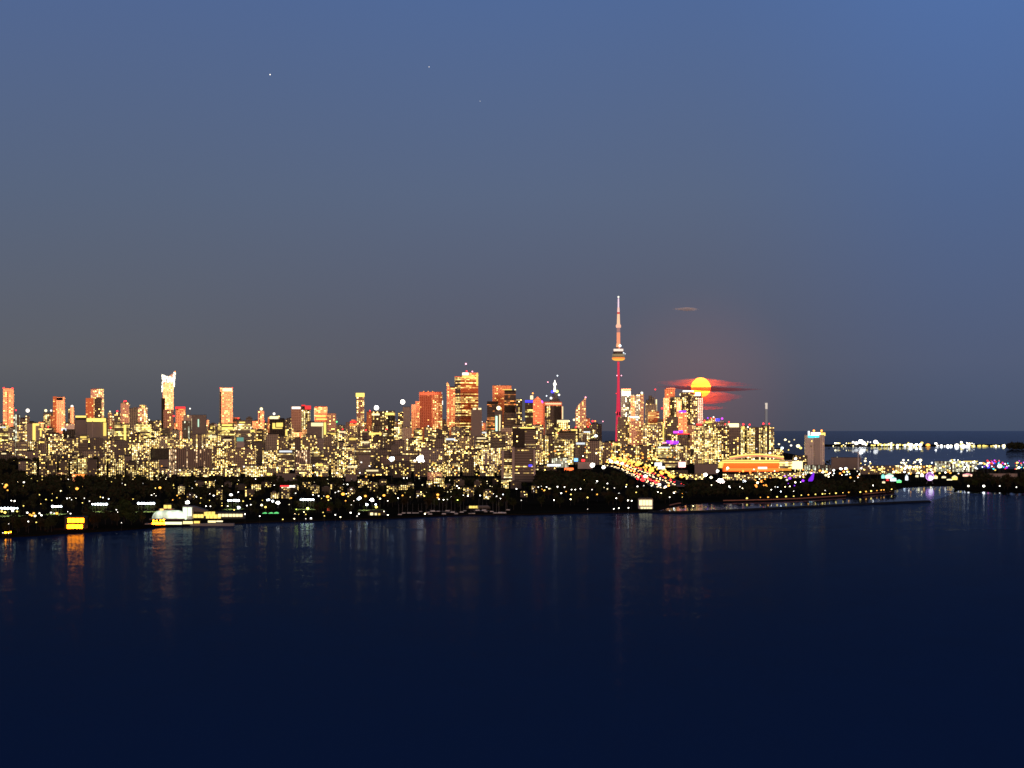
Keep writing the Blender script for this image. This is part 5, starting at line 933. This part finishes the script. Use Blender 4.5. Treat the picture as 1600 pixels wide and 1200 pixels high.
for (x0, x1, yt, D, st_, lb) in ((1300, 1345, 715, 5600, 'blankd', 'dark low hall behind the turbine'), (1462, 1526, 721, 5300, 'pale', 'long pale hall behind the wheel'), (1345, 1400, 728, 5000, 'dense', 'lit low hall left of the tents'), (1545, 1590, 740, 4500, 'blank', 'pale low hall on the wooded point'), (1400, 1462, 727, 5100, 'dense', 'lit low hall behind the tents')):
    bld('hall', lb, 'hall', x0, x1, yt, D, st_, dep=18)
q = MB(); q.box(0, 34, 0, 3, 0, 2); tag((lambda: q.obj('lit_canopy', emi('yellow', 1.2, False), None, (P(1505, 721.6, 5200))))(), 'long yellow canopy light over the pale hall', 'canopy')
D = 4200; px = mpp(D); q = MB()
for i in range(8):
    z0_, z1_ = i * 1.9 * px, (i + 1) * 1.9 * px; r0 = (3.6, 4.6, 4.4, 3.6, 3.0, 2.4, 1.7, .9, .2)[i], (3.6, 4.6, 4.4, 3.6, 3.0, 2.4, 1.7, .9, .2)[i + 1]
    o0, o1 = i * .8 * px, (i + 1) * .8 * px; qn = [(math.cos(6.28318 * k / 10), math.sin(6.28318 * k / 10)) for k in range(10)]
    q.prism([(o0 + r0[0] * px * .85 * a, r0[0] * px * b_ * .5) for a, b_ in qn], z0_, z1_, 0, 0, 1, [(o1 + r0[1] * px * .85 * a, r0[1] * px * b_ * .5) for a, b_ in qn])
tag(q.obj('inflatable_cone', emi((.22, .02, .85), 1.0, True), None, P(1266, 752, D)), 'leaning purple-lit cone rising over the trees', 'cone')

# ------------------------------------------------------------------ island airfield lights
random.seed(9)
def isl_lamp(x, y, c, r, st, D=13520): lamp(x, y, c, r * 1.05, st * 2.0, D=D, label='white airfield lamp on the island shore', group='airfield lamps on the island shore', name='airfield_lamp')
for i in range(12): isl_lamp(1302 + i * 2.6 + random.uniform(-.6, .6), random.choice([692.5, 697.5, 695]), random.choice([Y_, P_]), 1.1, 6)
for (x, y, r) in ((1333, 691, 2.4), (1338, 692.5, 2.6), (1345, 690, 3.0), (1349, 692, 2.8), (1353, 694.5, 2), (1368, 690.5, 3.4), (1371, 692, 2.6), (1356, 690.5, 1.4), (1360, 691, 1.2)): isl_lamp(x, y, W_, r, 6)
for i in range(16): isl_lamp(1362 + i * 4.9 + random.uniform(-.7, .7), 695.5 + random.uniform(-.6, .6), Y_, 1.5, 7)
for (x, y, r) in ((1388, 694.5, 2.8), (1392, 696, 2), (1402, 696, 2.2), (1414, 696, 2.2), (1423, 695.5, 3.2), (1432, 695, 2.6), (1438, 695.5, 2.2), (1465, 696.5, 2.2), (1471, 697, 2), (1476, 697, 2), (1481, 697, 2.2), (1486, 697, 2.4), (1495, 696.5, 3), (1504, 697, 3), (1513, 696.5, 3), (1521, 698, 2), (1502, 691, 1.4)): isl_lamp(x, y, W_, r, 7)
for i in range(10): isl_lamp(1524 + i * 4 + random.uniform(-1.2, 1.2), 698.5 + random.uniform(-1.2, 1), Y_, random.choice([1.1, 1.6]), 6)
for (x, y, r) in ((1537, 697, 1.6), (1552, 696.5, 1.8), (1561, 697, 1.8), (1568.5, 699, 2.2), (1556, 699, 1.5)): isl_lamp(x, y, P_, r, 6)
for i in range(34): isl_lamp(random.uniform(1328, 1525), random.uniform(692, 698), random.choice((W_, P_, Y_)), random.uniform(1.0, 1.9), 6)
lamp(1450, 696, 'amber', 4.2, 7, D=13500, label='large orange floodlight on the island shore', name='airfield_lamp')
for i in range(9): lamp(1308 + i * 3.2, 716 + random.uniform(-1, 1), P_, 1.0, 7, D=5900, label='cream lamp behind the turbine hall', group='cream lamps behind the turbine hall')
for (x0, w, h_) in ((1330, 26, 14), (1362, 16, 12), (1500, 20, 12)):
    bld('hangar', {1330: 'low hangar under the brightest island lights', 1362: 'small hangar right of the brightest island lights', 1500: 'hangar at the eastern end of the airfield'}[x0], 'hangar', x0, x0 + w, 695.5, 13700, 'dark', dep=40)

# ------------------------------------------------------------------ trees
def ridge_z(x, D):
    u = max(0, 1 - abs(D - 5000) / 620); v = max(0, min(1, (205 - x) / 50)); u, v = u * u * (3 - 2 * u), v * v * (3 - 2 * v)
    return 27 * u * v * (.8 + .2 * math.sin(x * .05) + .1 * math.sin(x * .13))
q = MB(); xs = list(range(-60, 245, 9)); ds = list(range(4380, 5640, 60))
for xa, xb in zip(xs, xs[1:]):
    for da, db in zip(ds, ds[1:]):
        q.face([((x - 800) / F * d, d, Z0 - .05 + ridge_z(x, d)) for x, d in ((xa, da), (xb, da), (xb, db), (xa, db))])
kind(q.obj('hill', M_GROUND), 'structure')
random.seed(21)
def crown_mesh(seed, n=300, leaf=M_LEAF[0]):
    rn = random.Random(seed); q = MB(); lobes = [(rn.uniform(-3.2, 3.2), rn.uniform(-2.6, 2.6), rn.uniform(6.0, 12.0), rn.uniform(1.8, 3.2)) for _ in range(9)] + [(0, 0, 9, 3.6)]
    for i in range(n):
        x, y, z, r = rn.choice(lobes); d = Vector((rn.gauss(0, 1), rn.gauss(0, 1), rn.gauss(0, 1))).normalized() * r * rn.uniform(.55, 1.08)
        c = Vector((x, y, z)) + d; s = rn.uniform(.5, 1.1)
        a = Vector((rn.gauss(0, 1), rn.gauss(0, 1), rn.gauss(0, 1))).normalized(); b_ = a.orthogonal().normalized()
        q.face([c + a * s, c + b_ * s * .8, c - a * s, c - b_ * s * .8])
    return q.mesh('crown', [leaf])
def trunk_mesh(seed):
    rn = random.Random(seed); q = MB(); q.cyl(0, 0, -.5, 6.5, .42, .26, 7)
    for i in range(4):
        a = rn.uniform(0, 6.28); q.tube((0, 0, rn.uniform(3.5, 6)), (2.4 * math.cos(a), 2.4 * math.sin(a), rn.uniform(7.5, 10)), .2, .07, 5)
    return q.mesh('trunk', [M_BARK])
PROTO = []
for k in range(7):
    r = bpy.data.objects.new('shore_tree', None)
    PROTO.append((crown_mesh(k, leaf=M_LEAF[k % 3]), trunk_mesh(k)))
    bpy.data.objects.remove(r)
def hides(x, D, hgt, w):
    yt = HY + (H - hgt - Z0) / D * F; hw = w / mpp(D)
    return any(abs(lx_ - x) < hw + .5 and ly > yt - .8 and ld > D for lx_, ly, ld in LAMPS)
def tree(x, D, hgt, lab, grp, force=False):
    s = hgt / 14.0; cr, tr = random.choice(PROTO)
    if not force and hides(x, D, hgt, 4.2 * s): return False
    t = thing('shore_tree', lab, 'tree', ((x - 800) / F * D, D, Z0 - .2), grp, random.uniform(0, 6.28)); t.scale = (s * random.uniform(.9, 1.25), s * random.uniform(.9, 1.25), s)
    for nm, me in (('crown', cr), ('trunk', tr)):
        o = bpy.data.objects.new(nm, me); C.objects.link(o); o.parent = t
    return True
def shore_y(x):
    pts = SHORE + INNER
    for (xa, ya), (xb, yb) in zip(pts, pts[1:]):
        if xa <= x <= xb and xb > xa: return ya + (yb - ya) * (x - xa) / (xb - xa)
    return 800
for (x0, x1, y, D, z, lb) in COURTS:
    n_ = max(3, int((x1 - x0) / 5))
    for k in range(n_): tree(x0 - 2 + (x1 - x0 + 4) * (k + random.random()) / n_, D + random.uniform(9, 14), z * random.uniform(.6, .9), 'floodlit leafy tree right behind the court ' + lb, 'floodlit trees behind the court ' + lb, True)
BELTS = [  # x range, rows up from the shoreline (px), number, height
 (2, 48, 3, 16, 16, (11, 16), 'at the westernmost shore'), (58, 90, 2, 14, 10, (11, 17), 'left of the yellow boathouse'), (136, 214, 3, 34, 46, (11, 17), 'between the boathouse and tennis dome'), (216, 236, 5, 16, 8, (9, 13), 'at the west end of the tennis dome'),
 (392, 432, 8, 18, 10, (9, 13), 'behind the green arches'), (452, 575, 8, 24, 44, (9, 13), 'between the green arches and yacht clubhouse'), (600, 730, 10, 26, 55, (10, 15), 'behind the yacht docks'), (765, 1000, 5, 40, 100, (10, 16), 'along the central shore'),
 (1022, 1120, 4, 22, 44, (10, 15), 'at the channel mouth'), (1120, 1400, 3, 20, 90, (10, 15), 'behind the promenade lamps'), (1494, 1606, 1.5, 17, 40, (11, 17), 'on the dark wooded point')]
for xa, xb, r0, r1, n_, (h0, h1), where in BELTS:
    n_ = round(n_ * .56)
    k = tr_ = 0
    while k < n_ and tr_ < n_ * 6:
        tr_ += 1; x = random.uniform(xa, xb); y = shore_y(x) - random.uniform(r0, r1)
        if tree(x, GD(y, 1.6), random.uniform(h0, h1), 'dark leafy tree ' + where, 'trees ' + where): k += 1
def woodland(name, label, areas):
    q = MB(); rn = random.Random(4)
    for (xa, xb, y0, y1, n_, h0, h1) in areas:
        for i in range(n_):
            x, y = rn.uniform(xa, xb), rn.uniform(y0, y1); D = GD(y, 1.6); hgt = rn.uniform(h0, h1)
            if hides(x, D, hgt, 4.5): hgt *= .55
            X = (x - 800) / F * D; s = hgt / 13; zg = Z0 + ridge_z(x, D)
            for j in range(46):
                d = Vector((rn.gauss(0, 1), rn.gauss(0, 1), rn.gauss(0, 1))).normalized(); c = Vector((X, D, zg + hgt * .58)) + Vector((d.x * 4.6 * s, d.y * 4.2 * s, d.z * 5.2 * s)) * rn.uniform(.5, 1.05)
                a = Vector((rn.gauss(0, 1), rn.gauss(0, 1), rn.gauss(0, 1))).normalized() * rn.uniform(1.0, 2.1) * s; b_ = a.orthogonal() * .85
                q.face([c + a, c + b_, c - a, c - b_], None, rn.choice((0, 0, 1)))
            q.cyl(X, D, zg, zg + hgt * .5, .35, .25, 5, 2)
    o = q.obj(name, [M_LEAF[0], M_LEAF[1], M_BARK]); kind(tag(o, label, 'woodland'), 'stuff')
woodland('woodland', 'black mass of woods between the shore lamps and the blocks', [(-10, 540, 752, 778, 420, 10, 17), (-10, 400, 778, 800, 120, 7, 11), (0, 260, 742, 752, 130, 9, 14), (-10, 205, 736, 751, 230, 8, 14), (540, 780, 756, 784, 150, 8, 13), (690, 790, 756, 776, 60, 11, 16)])
woodland('tree_belt', 'brown dark belt of trees left of the bright expressway', [(836, 975, 745, 770, 210, 11, 18), (975, 1050, 770, 780, 40, 8, 12), (1075, 1200, 763, 776, 130, 10, 16), (1200, 1400, 757, 772, 150, 9, 14), (1495, 1610, 745, 760, 80, 9, 14), (1290, 1345, 722, 730, 40, 7, 10)])
woodland('island_wood', 'low dark wood at the eastern end of the island', [(1574, 1610, 700, 704, 60, 22, 38), (1290, 1574, 697.6, 699, 90, 8, 11)])
